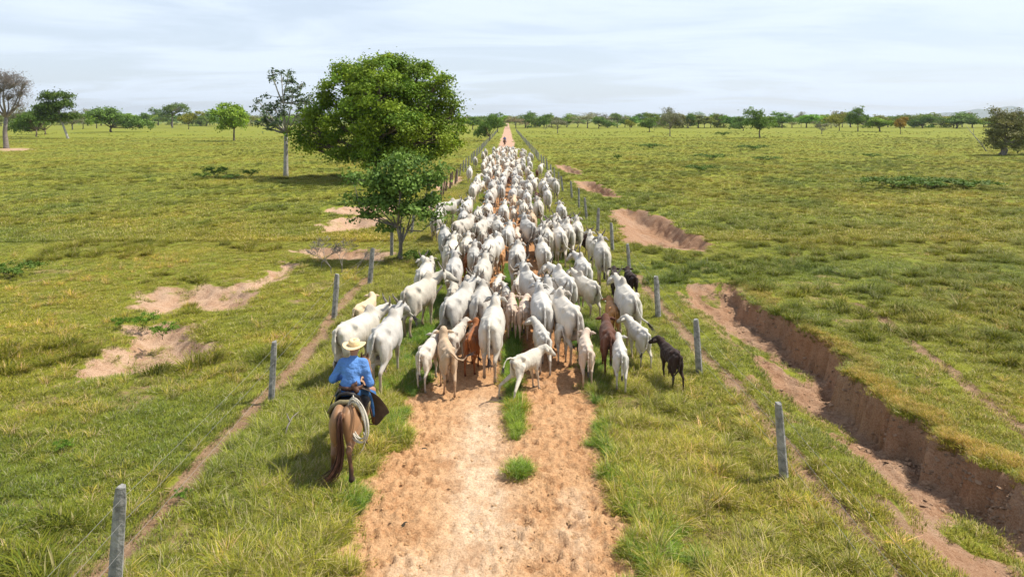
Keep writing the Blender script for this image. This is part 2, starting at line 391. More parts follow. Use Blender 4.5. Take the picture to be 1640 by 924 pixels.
c = np.where((gk == 2)[..., None], hh, c); c = np.where((gk == 2.6)[..., None], pth, c)
ca = gme.color_attributes.new('soilcol', 'FLOAT_COLOR', 'POINT'); cc4 = np.ones((ny*nx, 4), np.float32); cc4[:, :3] = c.reshape(-1, 3); ca.data.foreach_set('color', cc4.ravel())

def ground_mat():
    m = bpy.data.materials.new('ground'); m.use_nodes = True
    nt = m.node_tree; N = nt.nodes; L = nt.links; P = N['Principled BSDF']; P.inputs['Roughness'].default_value = .95; P.inputs['Specular IOR Level'].default_value = .1
    geo = N.new('ShaderNodeNewGeometry'); pos = geo.outputs['Position']
    def noise(sc, det=5, ro=.55, off=0, sx=1, sy=1, dis=0):
        mp = N.new('ShaderNodeMapping'); mp.inputs['Location'].default_value = (off, off*.7, 0); mp.inputs['Scale'].default_value = (sx, sy, 1); L.new(pos, mp.inputs[0])
        n = N.new('ShaderNodeTexNoise'); n.inputs['Scale'].default_value = sc; n.inputs['Detail'].default_value = det; n.inputs['Roughness'].default_value = ro; n.inputs['Distortion'].default_value = dis
        L.new(mp.outputs[0], n.inputs[0]); return n.outputs[0]
    def rng_(v, a, b, c=0, d=1):
        r = N.new('ShaderNodeMapRange'); r.interpolation_type = 'SMOOTHSTEP'; L.new(v, r.inputs[0])
        for i, q in enumerate((a, b, c, d)): r.inputs[i+1].default_value = q
        return r.outputs[0]
    def mix(f, a, b, bt='MIX'):
        q = N.new('ShaderNodeMix'); q.data_type = 'RGBA'; q.blend_type = bt
        if isinstance(f, float): q.inputs[0].default_value = f
        else: L.new(f, q.inputs[0])
        for i, v in ((6, a), (7, b)):
            if isinstance(v, tuple): q.inputs[i].default_value = (*v, 1)
            else: L.new(v, q.inputs[i])
        return q.outputs[2]
    g = mix(rng_(noise(.09, 5), .38, .62), (.245, .252, .030), (.190, .220, .026))
    g = mix(rng_(noise(.35, 6, .6, 20), .50, .70, 0, .45), g, (.25, .235, .055))
    g = mix(rng_(noise(1.6, 6, .65, 40), .50, .66), g, (.13, .155, .026))
    g = mix(rng_(noise(7, 5, .6, 60), .55, .72, 0, .35), g, (.24, .21, .085))
    g = mix(rng_(noise(.02, 4, .6, 10, 1, 2.5), .45, .65, 0, .35), g, (.22, .21, .045))
    sp = mix(rng_(noise(.75, 3, .7, 77), .60, .70, 0, .75), g, (.055, .075, .014))
    so = N.new('ShaderNodeAttribute'); so.attribute_name = 'soilcol'
    sc = so.outputs['Color']
    sc = mix(rng_(noise(2.3, 6, .7, 25), .42, .68, 0, .6), sc, (.70, .60, .52), 'MULTIPLY')
    sc = mix(rng_(noise(14, 6, .75, 5), .45, .7, 0, .5), sc, (.66, .56, .48), 'MULTIPLY')
    sc = mix(rng_(noise(38, 5, .7, 15), .42, .62, 0, .6), sc, (.60, .50, .42), 'MULTIPLY')
    sc = mix(rng_(noise(26, 4, .7, 33), .56, .70, 0, .5), sc, (1.35, 1.3, 1.25), 'MULTIPLY')
    sa = N.new('ShaderNodeAttribute'); sa.attribute_name = 'soil'
    ad = N.new('ShaderNodeMath'); ad.operation = 'MULTIPLY_ADD'; L.new(noise(5.5, 6, .7, 3), ad.inputs[0]); ad.inputs[1].default_value = .9; L.new(sa.outputs['Fac'], ad.inputs[2])
    f = rng_(ad.outputs[0], .76, 1.12)
    L.new(mix(f, sp, sc), P.inputs['Base Color'])
    h1 = noise(22, 6, .7, 9); h2 = noise(3.2, 5, .6, 19)
    a2 = N.new('ShaderNodeMath'); a2.operation = 'MULTIPLY_ADD'; L.new(h2, a2.inputs[0]); a2.inputs[1].default_value = .5; L.new(h1, a2.inputs[2])
    b = N.new('ShaderNodeBump'); b.inputs['Strength'].default_value = .9; b.inputs['Distance'].default_value = .045; L.new(a2.outputs[0], b.inputs['Height']); L.new(b.outputs[0], P.inputs['Normal'])
    return m
tag(link('ground', gme, None, ground_mat()), kind='structure')

# ------------------------------------------------------------------ SDF modelling: bodies as one smooth surface
def sdf_mesh(name, prims, vox, colour=None, smooth_k=.03):
    """prims: ('c', a, b, ra, rb, k, col, squash_x) or ('e', centre, radii, k, col[, rx, rz]); smooth union, surface nets"""
    lo = np.array([1e9]*3); hi = -lo
    bb = []
    for p in prims:
        if p[0] == 'c':
            a, b = np.array(p[1], float), np.array(p[2], float); r = max(p[3], p[4]); l = np.minimum(a, b)-r; h = np.maximum(a, b)+r
        else:
            r = np.array(p[2], float); rr = np.array([r.max()]*3) if len(p) > 5 else r; l = np.array(p[1])-rr; h = np.array(p[1])+rr
        bb.append((l, h)); lo = np.minimum(lo, l); hi = np.maximum(hi, h)
    lo -= vox*3; hi += vox*3
    n = np.ceil((hi-lo)/vox).astype(int)+1
    ax = [(lo[i]+vox*np.arange(n[i])).astype(np.float32) for i in range(3)]
    G = np.full(n, 9.0, np.float32)
    def ev(p, X, Y, Z):
        if p[0] == 'c':
            a, b = np.array(p[1], float), np.array(p[2], float); e = b-a; L2 = max(float(e@e), 1e-9)
            t = np.clip(((X-a[0])*e[0]+(Y-a[1])*e[1]+(Z-a[2])*e[2])/L2, 0, 1)
            sx = p[7] if len(p) > 7 else 1
            return np.sqrt(((X-a[0]-t*e[0])/sx)**2+(Y-a[1]-t*e[1])**2+(Z-a[2]-t*e[2])**2)-(p[3]+(p[4]-p[3])*t)
        c, r = p[1], p[2]; x, y, z = X-c[0], Y-c[1], Z-c[2]
        if len(p) > 5:
            rx, rz = p[5], p[6]
            x, y = x*cos(rz)+y*sin(rz), -x*sin(rz)+y*cos(rz)
            y, z = y*cos(rx)+z*sin(rx), -y*sin(rx)+z*cos(rx)
        k0 = np.sqrt((x/r[0])**2+(y/r[1])**2+(z/r[2])**2); k1 = np.sqrt((x/r[0]**2)**2+(y/r[1]**2)**2+(z/r[2]**2)**2)
        return k0*(k0-1)/np.maximum(k1, 1e-4)
    for p, (l, h) in zip(prims, bb):
        k = p[5] if p[0] == 'c' else p[3]; mg = k+vox*3
        i0 = np.maximum(np.floor((l-mg-lo)/vox).astype(int), 0); i1 = np.minimum(np.ceil((h+mg-lo)/vox).astype(int)+1, n)
        sl = tuple(slice(i0[i], i1[i]) for i in range(3))
        X = ax[0][sl[0]][:, None, None]; Y = ax[1][sl[1]][None, :, None]; Z = ax[2][sl[2]][None, None, :]
        d = ev(p, X, Y, Z).astype(np.float32); g = G[sl]
        hh = np.maximum(k-np.abs(g-d), 0)/k
        G[sl] = np.minimum(g, d)-hh*hh*k*.25
    # surface nets
    s = G < 0
    m = np.zeros(tuple(n-1), bool); cnt = 0
    c0 = s[:-1, :-1, :-1]
    for dx in (0, 1):
        for dy in (0, 1):
            for dz in (0, 1):
                q = s[dx:n[0]-1+dx, dy:n[1]-1+dy, dz:n[2]-1+dz]
                m |= (q != c0)
    I = np.argwhere(m); vid = np.full(m.shape, -1, np.int64); vid[m] = np.arange(len(I))
    acc = np.zeros((len(I), 3)); num = np.zeros(len(I))
    cor = [(a, b, c) for a in (0, 1) for b in (0, 1) for c in (0, 1)]
    for a in cor:
        for d in range(3):
            if a[d] == 1: continue
            b = list(a); b[d] = 1
            ga = G[I[:, 0]+a[0], I[:, 1]+a[1], I[:, 2]+a[2]]; gb = G[I[:, 0]+b[0], I[:, 1]+b[1], I[:, 2]+b[2]]
            cr = (ga < 0) != (gb < 0); t = np.where(cr, ga/np.where(cr, ga-gb, 1), 0)
            pt = np.tile(np.array(a, float), (len(I), 1)); pt[:, d] += t
            acc += pt*cr[:, None]; num += cr
    V = lo+(I+acc/num[:, None])*vox
    Fs = []
    for d in range(3):
        e1, e2 = [(1, 2), (2, 0), (0, 1)][d]
        A = s; sl0 = [slice(1, -1)]*3; sl0[d] = slice(0, -1); sl1 = [slice(1, -1)]*3; sl1[d] = slice(1, None)
        a = s[tuple(sl0)]; b = s[tuple(sl1)]
        off = np.array([1, 1, 1]); off[d] = 0
        for flag in (True, False):
            E = np.argwhere((a != b) & (a == flag))+off
            if not len(E): continue
            q = []
            for u, w in ((0, 0), (-1, 0), (-1, -1), (0, -1)):
                o = E.copy(); o[:, e1] += u; o[:, e2] += w; q.append(vid[o[:, 0], o[:, 1], o[:, 2]])
            q = np.stack(q, 1)
            Fs.append(q if flag else q[:, ::-1])
    Fq = np.vstack(Fs)
    Fq = Fq[(Fq >= 0).all(1)]
    # relax a little
    e = np.vstack([Fq[:, [0, 1]], Fq[:, [1, 2]], Fq[:, [2, 3]], Fq[:, [3, 0]]])
    for it in range(2):
        sm = np.zeros_like(V); ct = np.zeros(len(V))
        for cidx in range(3): sm[:, cidx] = np.bincount(e[:, 0], V[e[:, 1], cidx], len(V))
        ct = np.bincount(e[:, 0], minlength=len(V)); V = V*.6+.4*sm/np.maximum(ct, 1)[:, None]
    # colour from the nearest pieces
    wsum = np.zeros(len(V)); cs = np.zeros((len(V), 3))
    for p in prims:
        d = ev(p, V[:, 0], V[:, 1], V[:, 2]); w = np.exp(-np.maximum(d+.02, 0)/smooth_k*1.6)+1e-9
        cl = np.array(p[6] if p[0] == 'c' else p[4], float)
        cs += w[:, None]*cl; wsum += w
    C = cs/wsum[:, None]
    if colour is not None: C = colour(V, C)
    return mesh(name, V, Fq, C)

WH = (1, 1, 1); GR = (.80, .78, .76); DK = (.05, .045, .045); MU = (.12, .10, .10); IN = (.86, .74, .66)
def rotz(p, c, a): x, y = p[0]-c[0], p[1]-c[1]; return (c[0]+x*cos(a)-y*sin(a), c[1]+x*sin(a)+y*cos(a), p[2])
def rotx(p, c, a): y, z = p[1]-c[1], p[2]-c[2]; return (p[0], c[1]+y*cos(a)-z*sin(a), c[2]+y*sin(a)+z*cos(a))
def cow_variant(key, calf=False, turn=0, nod=0, ph=0, tail='hang', vox=.024, lod=False, kick=False, earw=1, bull=False):
    """legs swing with phase ph, the head turns by turn (+ left) and nods by nod (+ up)"""
    sx = .74 if calf else 1.0; sz = .80 if calf else 1.0; lr = .88 if calf else 1.0; hs = 1.12 if calf else 1
    pr = []; e = lambda c, r, k, col=WH, *a: pr.append(('e', c, r, k, col, *a)); cp = lambda a, b, ra, rb, k, col=WH, s=1: pr.append(('c', a, b, ra, rb, k, col, s))
    bz = 1.04 if calf else 1.01
    e((0, -.06, bz), (.315*sx, .62, .335*sz), .1); e((0, .42, .99 if not calf else 1.03), (.225*sx, .34, .36*sz), .12)
    e((0, .18, 1.10), (.235*sx, .34, .215), .14)
    e((0, -.58, 1.10), (.20*sx, .32, .24*sz), .09)
    cp((0, -.76, 1.315), (0, .42, 1.30), .055, .07, .10)
    cp((-.19*sx, -.40, 1.27), (.19*sx, -.40, 1.27), .062, .062, .10)
    for s in (-1, 1):
        e((s*.10*sx, -.83, 1.195), (.06, .07, .065), .08)
        e((s*.15*sx, -.64, .94), (.105*sx, .21, .31), .06)
        e((s*.16*sx, .47, 1.02), (.10*sx, .19, .32*sz), .1)
    if not calf:
        e((0, .50, 1.39), (.095, .19, .17 if not bull else .22), .07, GR)
        e((0, -.46, .63), (.13, .17, .09), .06, IN)
    # neck and head
    nb = (0, .60, 1.20)
    def H(p, w=1.0):
        q = rotx(p, nb, nod*w); return rotz(q, (0, .62, 0), turn*w)
    if calf:
        H1 = H
        def H(p, w=1.0): q = (p[0], p[1]-.13*max(min((p[1]-.7)/.4, 1), 0), p[2]-.05*max(min((p[1]-.7)/.4, 1), 0)); return H1((q[0], q[1]-max(q[1]-1.1, 0)*.22, q[2]+max(q[1]-1.1, 0)*.1), w)
    n1, n2 = H((0, .58, 1.18), .0), H((0, .88, 1.30), .6); po = H((0, 1.08, 1.42)); mz = H((0, 1.50, 1.16)); fh = H((0, 1.20, 1.37))
    cp(n1, n2, .215*(.9 if calf else 1), .15*(.98 if calf else 1), .1, WH, .8); cp(n2, po, .15*(.98 if calf else 1), .110, .08, WH, .85)
    if not calf: cp((0, .72, .72), H((0, 1.05, 1.05), .7), .05, .05, .12, WH, .5)
    cp(po, H((0, 1.26, 1.32)), .105*hs, .095*hs, .05); cp(H((0, 1.24, 1.32)), mz, .092*hs, .062*hs, .05); cp(mz, H((0, 1.54, 1.13)), .062, .056, .02, MU)
    for s in (-1, 1): e(H((s*.088*hs, 1.25, 1.35)), (.02, .022, .02), .006, DK)
    for s in (-1, 1):   # ears: leaf shaped, hanging out sideways
        b = H((s*.10, 1.08, 1.40)); t = H((s*(.33*earw), 1.00, 1.31+(.06 if calf else 0)))
        cp(b, H((s*.20, 1.05, 1.39)), .030, .055, .02); cp(H((s*.20, 1.05, 1.385)), t, .055, .015, .015, GR)
    # legs
    for s, sw, sg in ((-1, sin(ph), cos(ph)), (1, -sin(ph), -cos(ph))):
        a = .17*sw; lf = .10*max(sg, 0); X = s*.13
        if kick: a = -.50 if s < 0 else -.62; lf = .0; X = s*.36
        hj = (s*.15, -.50, 1.02); st = (s*.18*max(sx, .85), -.40+a*.35, .76); hk = (X*1.02, -.74+a*.75, .49+lf*.6-(.06 if kick else 0)); ft = (X, -.68+a-(lf*.8), .14+lf); hf = (X, -.64+a-lf*.8, .035+lf*.9)
        cp(hj, st, .145*sx, .105*lr, .06); cp(st, hk, .10*lr, .050*lr, .05); cp(hk, ft, .044*lr, .033*lr, .02, IN if not calf else WH)
        cp(ft, hf, .036*lr, .042*lr, .015, GR); cp((hf[0], hf[1], hf[2]+.01), (hf[0], hf[1]+.05, hf[2]-.005), .047*lr, .042*lr, .008, DK)
        a = -.15*sw; lf = .10*max(-sg, 0); X = s*.125
        if kick: a = .12; lf = 0
        sh = (s*.15*sx, .47, .95); el = (s*.15*sx, .40, .76); kn = (X, .45+a*.5+lf*.6, .44+lf*.5); ft = (X, .43+a, .13+lf); hf = (X, .46+a, .035+lf*.9)
        cp(sh, el, .12*sx, .085*lr, .06); cp(el, kn, .075*lr, .050*lr, .04); cp(kn, ft, .042*lr, .032*lr, .02); cp(ft, hf, .036*lr, .04*lr, .015, GR)
        cp((hf[0], hf[1], hf[2]+.01), (hf[0], hf[1]+.05, hf[2]-.005), .047*lr, .042*lr, .008, DK)
    # tail
    T = {'hang': [(0, -.80, 1.32), (0, -.93, 1.27), (.01, -.97, 1.05), (.0, -.95, .80), (.01, -.93, .60)],
         'left': [(0, -.80, 1.32), (0, -.93, 1.27), (-.03, -.98, 1.05), (-.10, -.99, .82), (-.24, -.98, .66)],
         'right': [(0, -.80, 1.32), (0, -.93, 1.27), (.04, -.98, 1.05), (.15, -.99, .84), (.33, -.98, .72)],
         'curl': [(0, -.80, 1.32), (-.02, -.94, 1.28), (-.16, -.98, 1.14), (-.20, -.98, .94), (-.08, -.98, .80), (.10, -.97, .84)],
         'up': [(0, -.80, 1.32), (-.03, -.97, 1.37), (-.05, -1.12, 1.36), (-.05, -1.26, 1.26), (-.04, -1.34, 1.12)],
         'flick': [(0, -.80, 1.32), (.04, -.94, 1.30), (.16, -1.0, 1.16), (.34, -1.0, 1.10), (.48, -.98, 1.22)]}[tail]
    tr = (.036 if lod else .027)*(.9 if calf else 1)
    for i in range(len(T)-1):
        cp(T[i], T[i+1], tr*(1.5 if i == 0 else 1), tr*(1 if i else 1), .03, WH)
    if lod: cp(T[-1], tuple(np.array(T[-1])*1.5-np.array(T[-2])*.5), .045, .02, .01, DK)
    ky = .84 if calf else .93
    def colour(V, C):
        x, y, z = V.T
        m = np.exp(-(x/(.060*sx))**2)*sstep(-.66*ky, -.78*ky, y)*sstep(.70, .86, z)*sstep(1.27, 1.17, z)*.9  # dark skin beside the tail, with the cleft's shade painted into the colour
        # tail keeps its own colour
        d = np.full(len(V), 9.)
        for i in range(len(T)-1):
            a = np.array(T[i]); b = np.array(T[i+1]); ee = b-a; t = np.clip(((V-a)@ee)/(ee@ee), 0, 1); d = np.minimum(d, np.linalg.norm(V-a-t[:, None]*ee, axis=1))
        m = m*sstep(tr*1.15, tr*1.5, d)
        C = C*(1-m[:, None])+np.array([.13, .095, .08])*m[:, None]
        nz = fbm(y*1.0+3*x+sum(map(ord, key)) % 50, z*1.0, 4, 3); C = C*(1-.07*sstep(.45, .75, nz))[:, None]
        # road dust and dung on legs, belly and thighs
        g = sstep(.85, .2, z)*.30+.35*sstep(.5, .72, fbm(y*2+x*3+9, z*2, 2.6, 4))*sstep(1.15, .7, z); C = C*(1-g[:, None]*np.array([.35, .62, .85]))
        g = sstep(.35, .75, y)*sstep(.45, .7, fbm(x*1.5+30+sum(map(ord, key)) % 23, z*1.5+y, 2, 3))*(.14 if not calf else .07); C = C*(1-g[:, None])
        return C
    ky = .84 if calf else .93
    pr = [(p[0], (p[1][0], p[1][1]*ky, p[1][2]), (p[2][0], p[2][1]*(ky if p[0] == 'c' else 1), p[2][2]), *p[3:]) if p[0] == 'c' else (p[0], (p[1][0], p[1][1]*ky, p[1][2]), (p[2][0], p[2][1]*ky, p[2][2]), *p[3:]) for p in pr]
    T = [(a, b*ky, c) for a, b, c in T]
    H0 = H
    def H(p, w=1.0): q = H0(p, w); return (q[0], q[1]*ky, q[2])
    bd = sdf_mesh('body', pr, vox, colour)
    co = np.empty(len(bd.vertices)*3, np.float32); bd.vertices.foreach_get('co', co); co = co.reshape(-1, 3); no = np.empty(len(bd.vertices)*3, np.float32); bd.vertices.foreach_get('normal', no); no = no.reshape(-1, 3)
    am = (.0 if lod else 1)*sstep(.62, .85, co[:, 2])*sstep(.72, .6, co[:, 1])
    dz = (fbm(co[:, 1]*9+co[:, 0]*3+5, co[:, 2]*2.2, 1, 3)-.5)*.030+(fbm(co[:, 0]*4+sum(map(ord, key)) % 37, co[:, 2]*4+co[:, 1]*4, 1, 3)-.5)*.026-.012*np.abs(np.sin(co[:, 1]*26))*sstep(-.30, -.1, co[:, 1])*sstep(.42, .25, co[:, 1])*sstep(1.25, 1.1, co[:, 2])
    bd.vertices.foreach_set('co', (co+no*(dz*am)[:, None]).astype(np.float32).ravel()); bd.update()
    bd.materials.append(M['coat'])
    out = {'body': bd}
    if lod: return out
    hm = []
    for s in (-1, 1):
        mb = MB()
        if calf: mb.tube([H((s*.06, 1.09, 1.48)), H((s*.07, 1.08, 1.53))], [.02, .008])
        else: mb.tube([H((s*.065, 1.08, 1.47)), H((s*.11, 1.06, 1.56)), H((s*.17, 1.02, 1.64)), H((s*.18, .98, 1.74))], [.034, .030, .022, .006], 7)
        me = mb.me('horn'); me.materials.append(M['horn']); hm.append(me)
    out['horn'] = hm
        # tail switch of hair strands
    a = np.array(T[-1]); dr = a-np.array(T[-2]); dr /= np.linalg.norm(dr); dr = dr+np.array([0, 0, -.5]); dr /= np.linalg.norm(dr)
    v, f, c = strands([a-dr*.02]*46, dr, .30 if not calf else .20, .03, .010, 3)
    sw = mesh('tail_switch', v, f, c*np.array([.06, .05, .05])); sw.materials.append(M['hair']); out['switch'] = sw
    return out
def strands(roots, dr, ln, spread, wid, seg=3, curl=.15, r=None):
    r = r or np.random.default_rng(3); v = []; f = []; c = []
    for q in roots:
        d = np.array(dr)+r.normal(0, spread*3.2, 3); d /= np.linalg.norm(d); p = np.array(q)+r.normal(0, .012, 3); l = ln*r.uniform(.6, 1.1)
        sd_ = np.cross(d, r.normal(0, 1, 3)); sd_ /= np.linalg.norm(sd_); b = len(v); g = r.uniform(.7, 1.3); bend = r.normal(0, curl, 3)
        for i in range(seg+1):
            t = i/seg; x = p+d*l*t+bend*l*t*t; w = wid*(1-.85*t)*(.6+1.2*t if t < .4 else 1)
            v += [x-sd_*w, x+sd_*w]; c += [[g]*3]*2
        for i in range(seg): f.append((b+2*i, b+2*i+1, b+2*i+3, b+2*i+2))
    return np.array(v), np.array(f), np.array(c)

ADS = [dict(turn=0, ph=.4, tail='hang'), dict(turn=.25, ph=2.0, tail='right', nod=.05), dict(turn=-.45, ph=3.6, tail='hang', nod=-.1), dict(turn=.5, ph=5.0, tail='left', nod=-.05),
       dict(turn=-.15, ph=1.2, tail='left', nod=.12), dict(turn=.1, ph=4.2, tail='curl', nod=-.2), dict(turn=-.75, ph=2.8, tail='right', nod=.05), dict(turn=.05, ph=.0, tail='flick', nod=.1)]
CAS = [dict(turn=0, ph=.5, tail='hang'), dict(turn=.5, ph=2.1, tail='left', nod=.1), dict(turn=-.3, ph=3.7, tail='hang', nod=.05), dict(turn=.15, ph=5.1, tail='right', nod=.2),
       dict(turn=-.1, ph=1.5, tail='flick', nod=.45), dict(turn=-.5, ph=.2, tail='up', nod=-.05, kick=True)]
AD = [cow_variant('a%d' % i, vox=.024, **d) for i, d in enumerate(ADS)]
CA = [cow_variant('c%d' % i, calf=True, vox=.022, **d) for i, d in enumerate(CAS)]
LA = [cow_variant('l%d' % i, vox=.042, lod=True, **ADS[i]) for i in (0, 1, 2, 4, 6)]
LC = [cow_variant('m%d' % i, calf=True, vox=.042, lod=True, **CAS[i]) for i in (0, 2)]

COATS = {'white': (.615, .575, .51), 'ivory': (.62, .56, .48), 'grey': (.52, .495, .46), 'cream': (.72, .56, .36), 'beige': (.60, .43, .28), 'pinkish': (.70, .55, .43), 'tan': (.50, .25, .10),
         'rust': (.30, .105, .035), 'brown': (.115, .045, .025), 'dark': (.035, .018, .013)}
def shift_loc(px, py, h, heading, back):
    p = at(px, py, h); return p.x+back*sin(heading), p.y+back*cos(heading)
def animal(px, py, kind, head=0, coat='white', var=0, sc=1.0, label='', cat='cow', group='zebu cattle driven along the dirt road', near=True, gy=None, tiltx=0):
    """px, py: the top of the rump in the photograph; head: degrees to the right"""
    calf = kind == 'calf'; base = .61 if calf else .97; s = base*sc; h = 1.37*s; a = radians(head)
    x, y = shift_loc(px, py, h, a, .70*s*(.84 if calf else .93))
    z = float(hgt(x, y)[0])-.01
    src = (CA if calf else AD)[var % (len(CA) if calf else len(AD))] if near else (LC if calf else LA)[var % (len(LC) if calf else len(LA))]
    nm = 'calf' if calf else 'zebu_cow'
    tv = random.uniform(.84, 1.08); gm = random.choice((0, 0, 0, .35, .7)) if coat == 'white' else 0; wm = random.choice((0, .5, 1)) if coat == 'white' else 0
    cl = tuple((q*(1-gm)+g_*gm)*tv*w_ for q, g_, w_ in zip(COATS[coat], COATS['grey'], (1, 1-.03*wm, 1-.09*wm)))+(1,)
    if near:
        o = empty(nm, (x, y, z), -a, s)
        if not calf: o.scale = (s*.89, s*.95, s)
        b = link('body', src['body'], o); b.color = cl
        for hm in src['horn']: link('horn', hm, o)
        w = link('tail_switch', src['switch'], o); w.color = (1, 1, 1, 1)
    else:
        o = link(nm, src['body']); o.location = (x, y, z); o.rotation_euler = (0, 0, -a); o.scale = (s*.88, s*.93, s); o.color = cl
    if tiltx: o.rotation_euler = (tiltx, 0, -a)
    tag(o, label, 'calf' if calf else 'cow', group)
    return o

A_ = lambda X, Y: (640+X/3.697, 380+Y/3.697)
B_ = lambda X, Y: (860+X/3.3, 360+Y/3.3)
D_ = lambda X, Y: (720+X/8.4, 200+Y/8.4)
E_ = lambda X, Y: (660+X/7.7, 290+Y/7.7)
F_ = lambda X, Y: (820+X/7.7, 290+Y/7.7)
NEAR = [
 # pixel, kind, heading, coat, variant, scale, label
 (A_(532, 468), 'cow', 4, 'white', 0, 1.03, 'big white cow walking mid road left of the lunging calf'),
 (A_(685, 690), 'calf', 42, 'white', 5, 1.0, 'white calf lunging sideways across the road with hind legs spread and tail up'),
 (A_(296, 645), 'calf', -14, 'beige', 4, 1.15, 'beige calf with head held high and tail curled right, left road edge'),
 (A_(130, 640), 'calf', 12, 'ivory', 0, 1.10, 'white and tan calf leftmost of the calves at the left road edge'),
 (A_(415, 560), 'calf', 8, 'rust', 3, 1.08, 'rust brown calf just left of the big white cow mid road'),
 (A_(300, 540), 'calf', 16, 'ivory', 2, 1.05, 'white calf half hidden behind the beige calf with raised head'),
 (A_(285, 345), 'cow', 18, 'white', 4, 1.03, 'white cow turned slightly right with dark tail end behind the left group of calves'),
 (A_(465, 335), 'cow', 4, 'white', 3, 1.0, 'white cow just ahead of the big front cow, head raised between two others'),
 (A_(665, 392), 'calf', 0, 'pinkish', 0, 1.10, 'slim pinkish calf, left one of two walking side by side mid road'),
 (A_(735, 402), 'calf', 3, 'pinkish', 2, 1.10, 'slim pinkish calf, right one of two walking side by side mid road'),
 (A_(855, 372), 'cow', -2, 'white', 0, 1.0, 'broad white cow seen square from behind right of the paired calves'),
 (A_(1040, 405), 'cow', -14, 'ivory', 2, 1.0, 'cream tinged cow angled left across the right wheel track'),
 (A_(862, 556), 'calf', -8, 'white', 1, 1.12, 'white calf with head turned left walking just right of the lunging calf'),
 (A_(962, 500), 'calf', 3, 'ivory', 3, 1.10, 'white calf on the right wheel track ahead of the one with brown ears'),
 (A_(1112, 628), 'calf', 2, 'pinkish', 2, 1.08, 'pale calf with brown hanging ear at the right edge of the road'),
 (A_(312, 150), 'cow', 0, 'white', 1, 1.0, 'white round bellied cow behind the brown calf in the left lane'),
 (A_(475, 155), 'cow', 5, 'white', 0, 1.0, 'white cow with straight hanging tail in the centre left lane'),
 (A_(400, 120), 'calf', -5, 'rust', 0, 1.0, 'rust brown calf between two white cows in the left lane'),
 (A_(128, 190), 'cow', 2, 'white', 3, .95, 'white cow on the left verge looking left'),
 (A_(45, 292), 'cow', 22, 'white', 6, 1.0, 'grey horned white cow turned right on the left verge grass'),
 (A_(185, 150), 'calf', -5, 'white', 0, 1.0, 'small white calf walking on the left verge beside a cow'),
 (A_(570, 255), 'calf', 5, 'ivory', 2, 1.0, 'pale calf with head lifted in the middle of the herd'),
 (A_(640, 305), 'calf', -5, 'white', 1, .95, 'white calf with hanging ears in front of the slim pinkish pair'),
 (A_(690, 250), 'calf', 10, 'ivory', 3, 1.0, 'pale calf between the centre cows on the orange dirt'),
 (A_(832, 235), 'cow', -18, 'white', 4, 1.0, 'white cow angled left with dark tail in the centre right lane'),
 (A_(1010, 235), 'cow', -12, 'white', 3, 1.0, 'white cow with head low and left at the right edge of the dirt'),
 (A_(690, 70), 'cow', 4, 'white', 5, 1.05, 'large white cow with grey switch between tail and thigh, centre of the road'),
 (A_(862, 55), 'cow', -3, 'white', 0, .98, 'white cow with a straight tail on the right wheel track'),
 (A_(1105, 155), 'cow', -3, 'white', 3, .92, 'white cow with drooping ears walking on right verge grass'),
 (A_(1160, 262), 'cow', -22, 'white', 1, .82, 'young white cow angled left on right verge grass, longer legs in view'),
 (A_(830, 330), 'cow', 14, 'grey', 1, .95, 'greyish white cow hidden behind the broad square cow'),
 (A_(385, 300), 'cow', 0, 'ivory', 2, .95, 'ivory cow squeezed right of the cow with the dark tail end'),
 (A_(310, 290), 'calf', 0, 'white', 1, 1.1, 'white calf whose ears show above the cow with the dark tail end'),
 (B_(512, 368), 'cow', -4, 'white', 1, 1.0, 'white cow nearest the right fence with black tail switch swung right'),
 (B_(410, 440), 'calf', 0, 'tan', 0, 1.05, 'orange tan calf walking left of the white cow near the right fence'),
 (B_(385, 565), 'calf', 3, 'brown', 0, 1.22, 'reddish brown calf on the right verge behind the orange one'),
 (B_(445, 660), 'calf', 5, 'white', 0, 1.05, 'bright white calf nearest on right verge grass'),
 (B_(575, 550), 'calf', -12, 'white', 1, 1.08, 'white calf looking left close behind the cow at the right fence'),
 (B_(745, 672), 'calf', -10, 'dark', 1, .98, 'dark brown calf standing angled left beside the right fence post'),
 (B_(420, 262), 'calf', 4, 'dark', 0, 1.05, 'dark brown calf by the right fence, left one of two'),
 (B_(515, 262), 'calf', -8, 'dark', 2, 1.0, 'dark brown calf against the right fence, right one of two'),
 (B_(352, 115), 'cow', 4, 'white', 0, 1.05, 'tall white cow with legs apart on the right verge ahead of the dark calves'),
 (B_(312, 78), 'cow', -5, 'white', 4, .85, 'young white cow with horns up beyond the tall white cow at the right fence'),
 (B_(270, 45), 'calf', -65, 'dark', 1, 1.1, 'black calf facing left across the right verge'),
 ((545, 520), 'cow', 24, 'white', 2, .96, 'white cow turned right in front of the rider with black tail switch swung left'),
 ((603, 528), 'cow', 8, 'white', 4, .97, 'white cow with curved grey horns directly ahead of the rider'),
 ((572, 488), 'calf', 18, 'cream', 1, 1.10, 'cream coloured calf beyond the cows ahead of the rider'),
]
for (p, k, hd, ct, va, sc, lb) in NEAR: animal(*p, k, hd, ct, va, sc, lb)
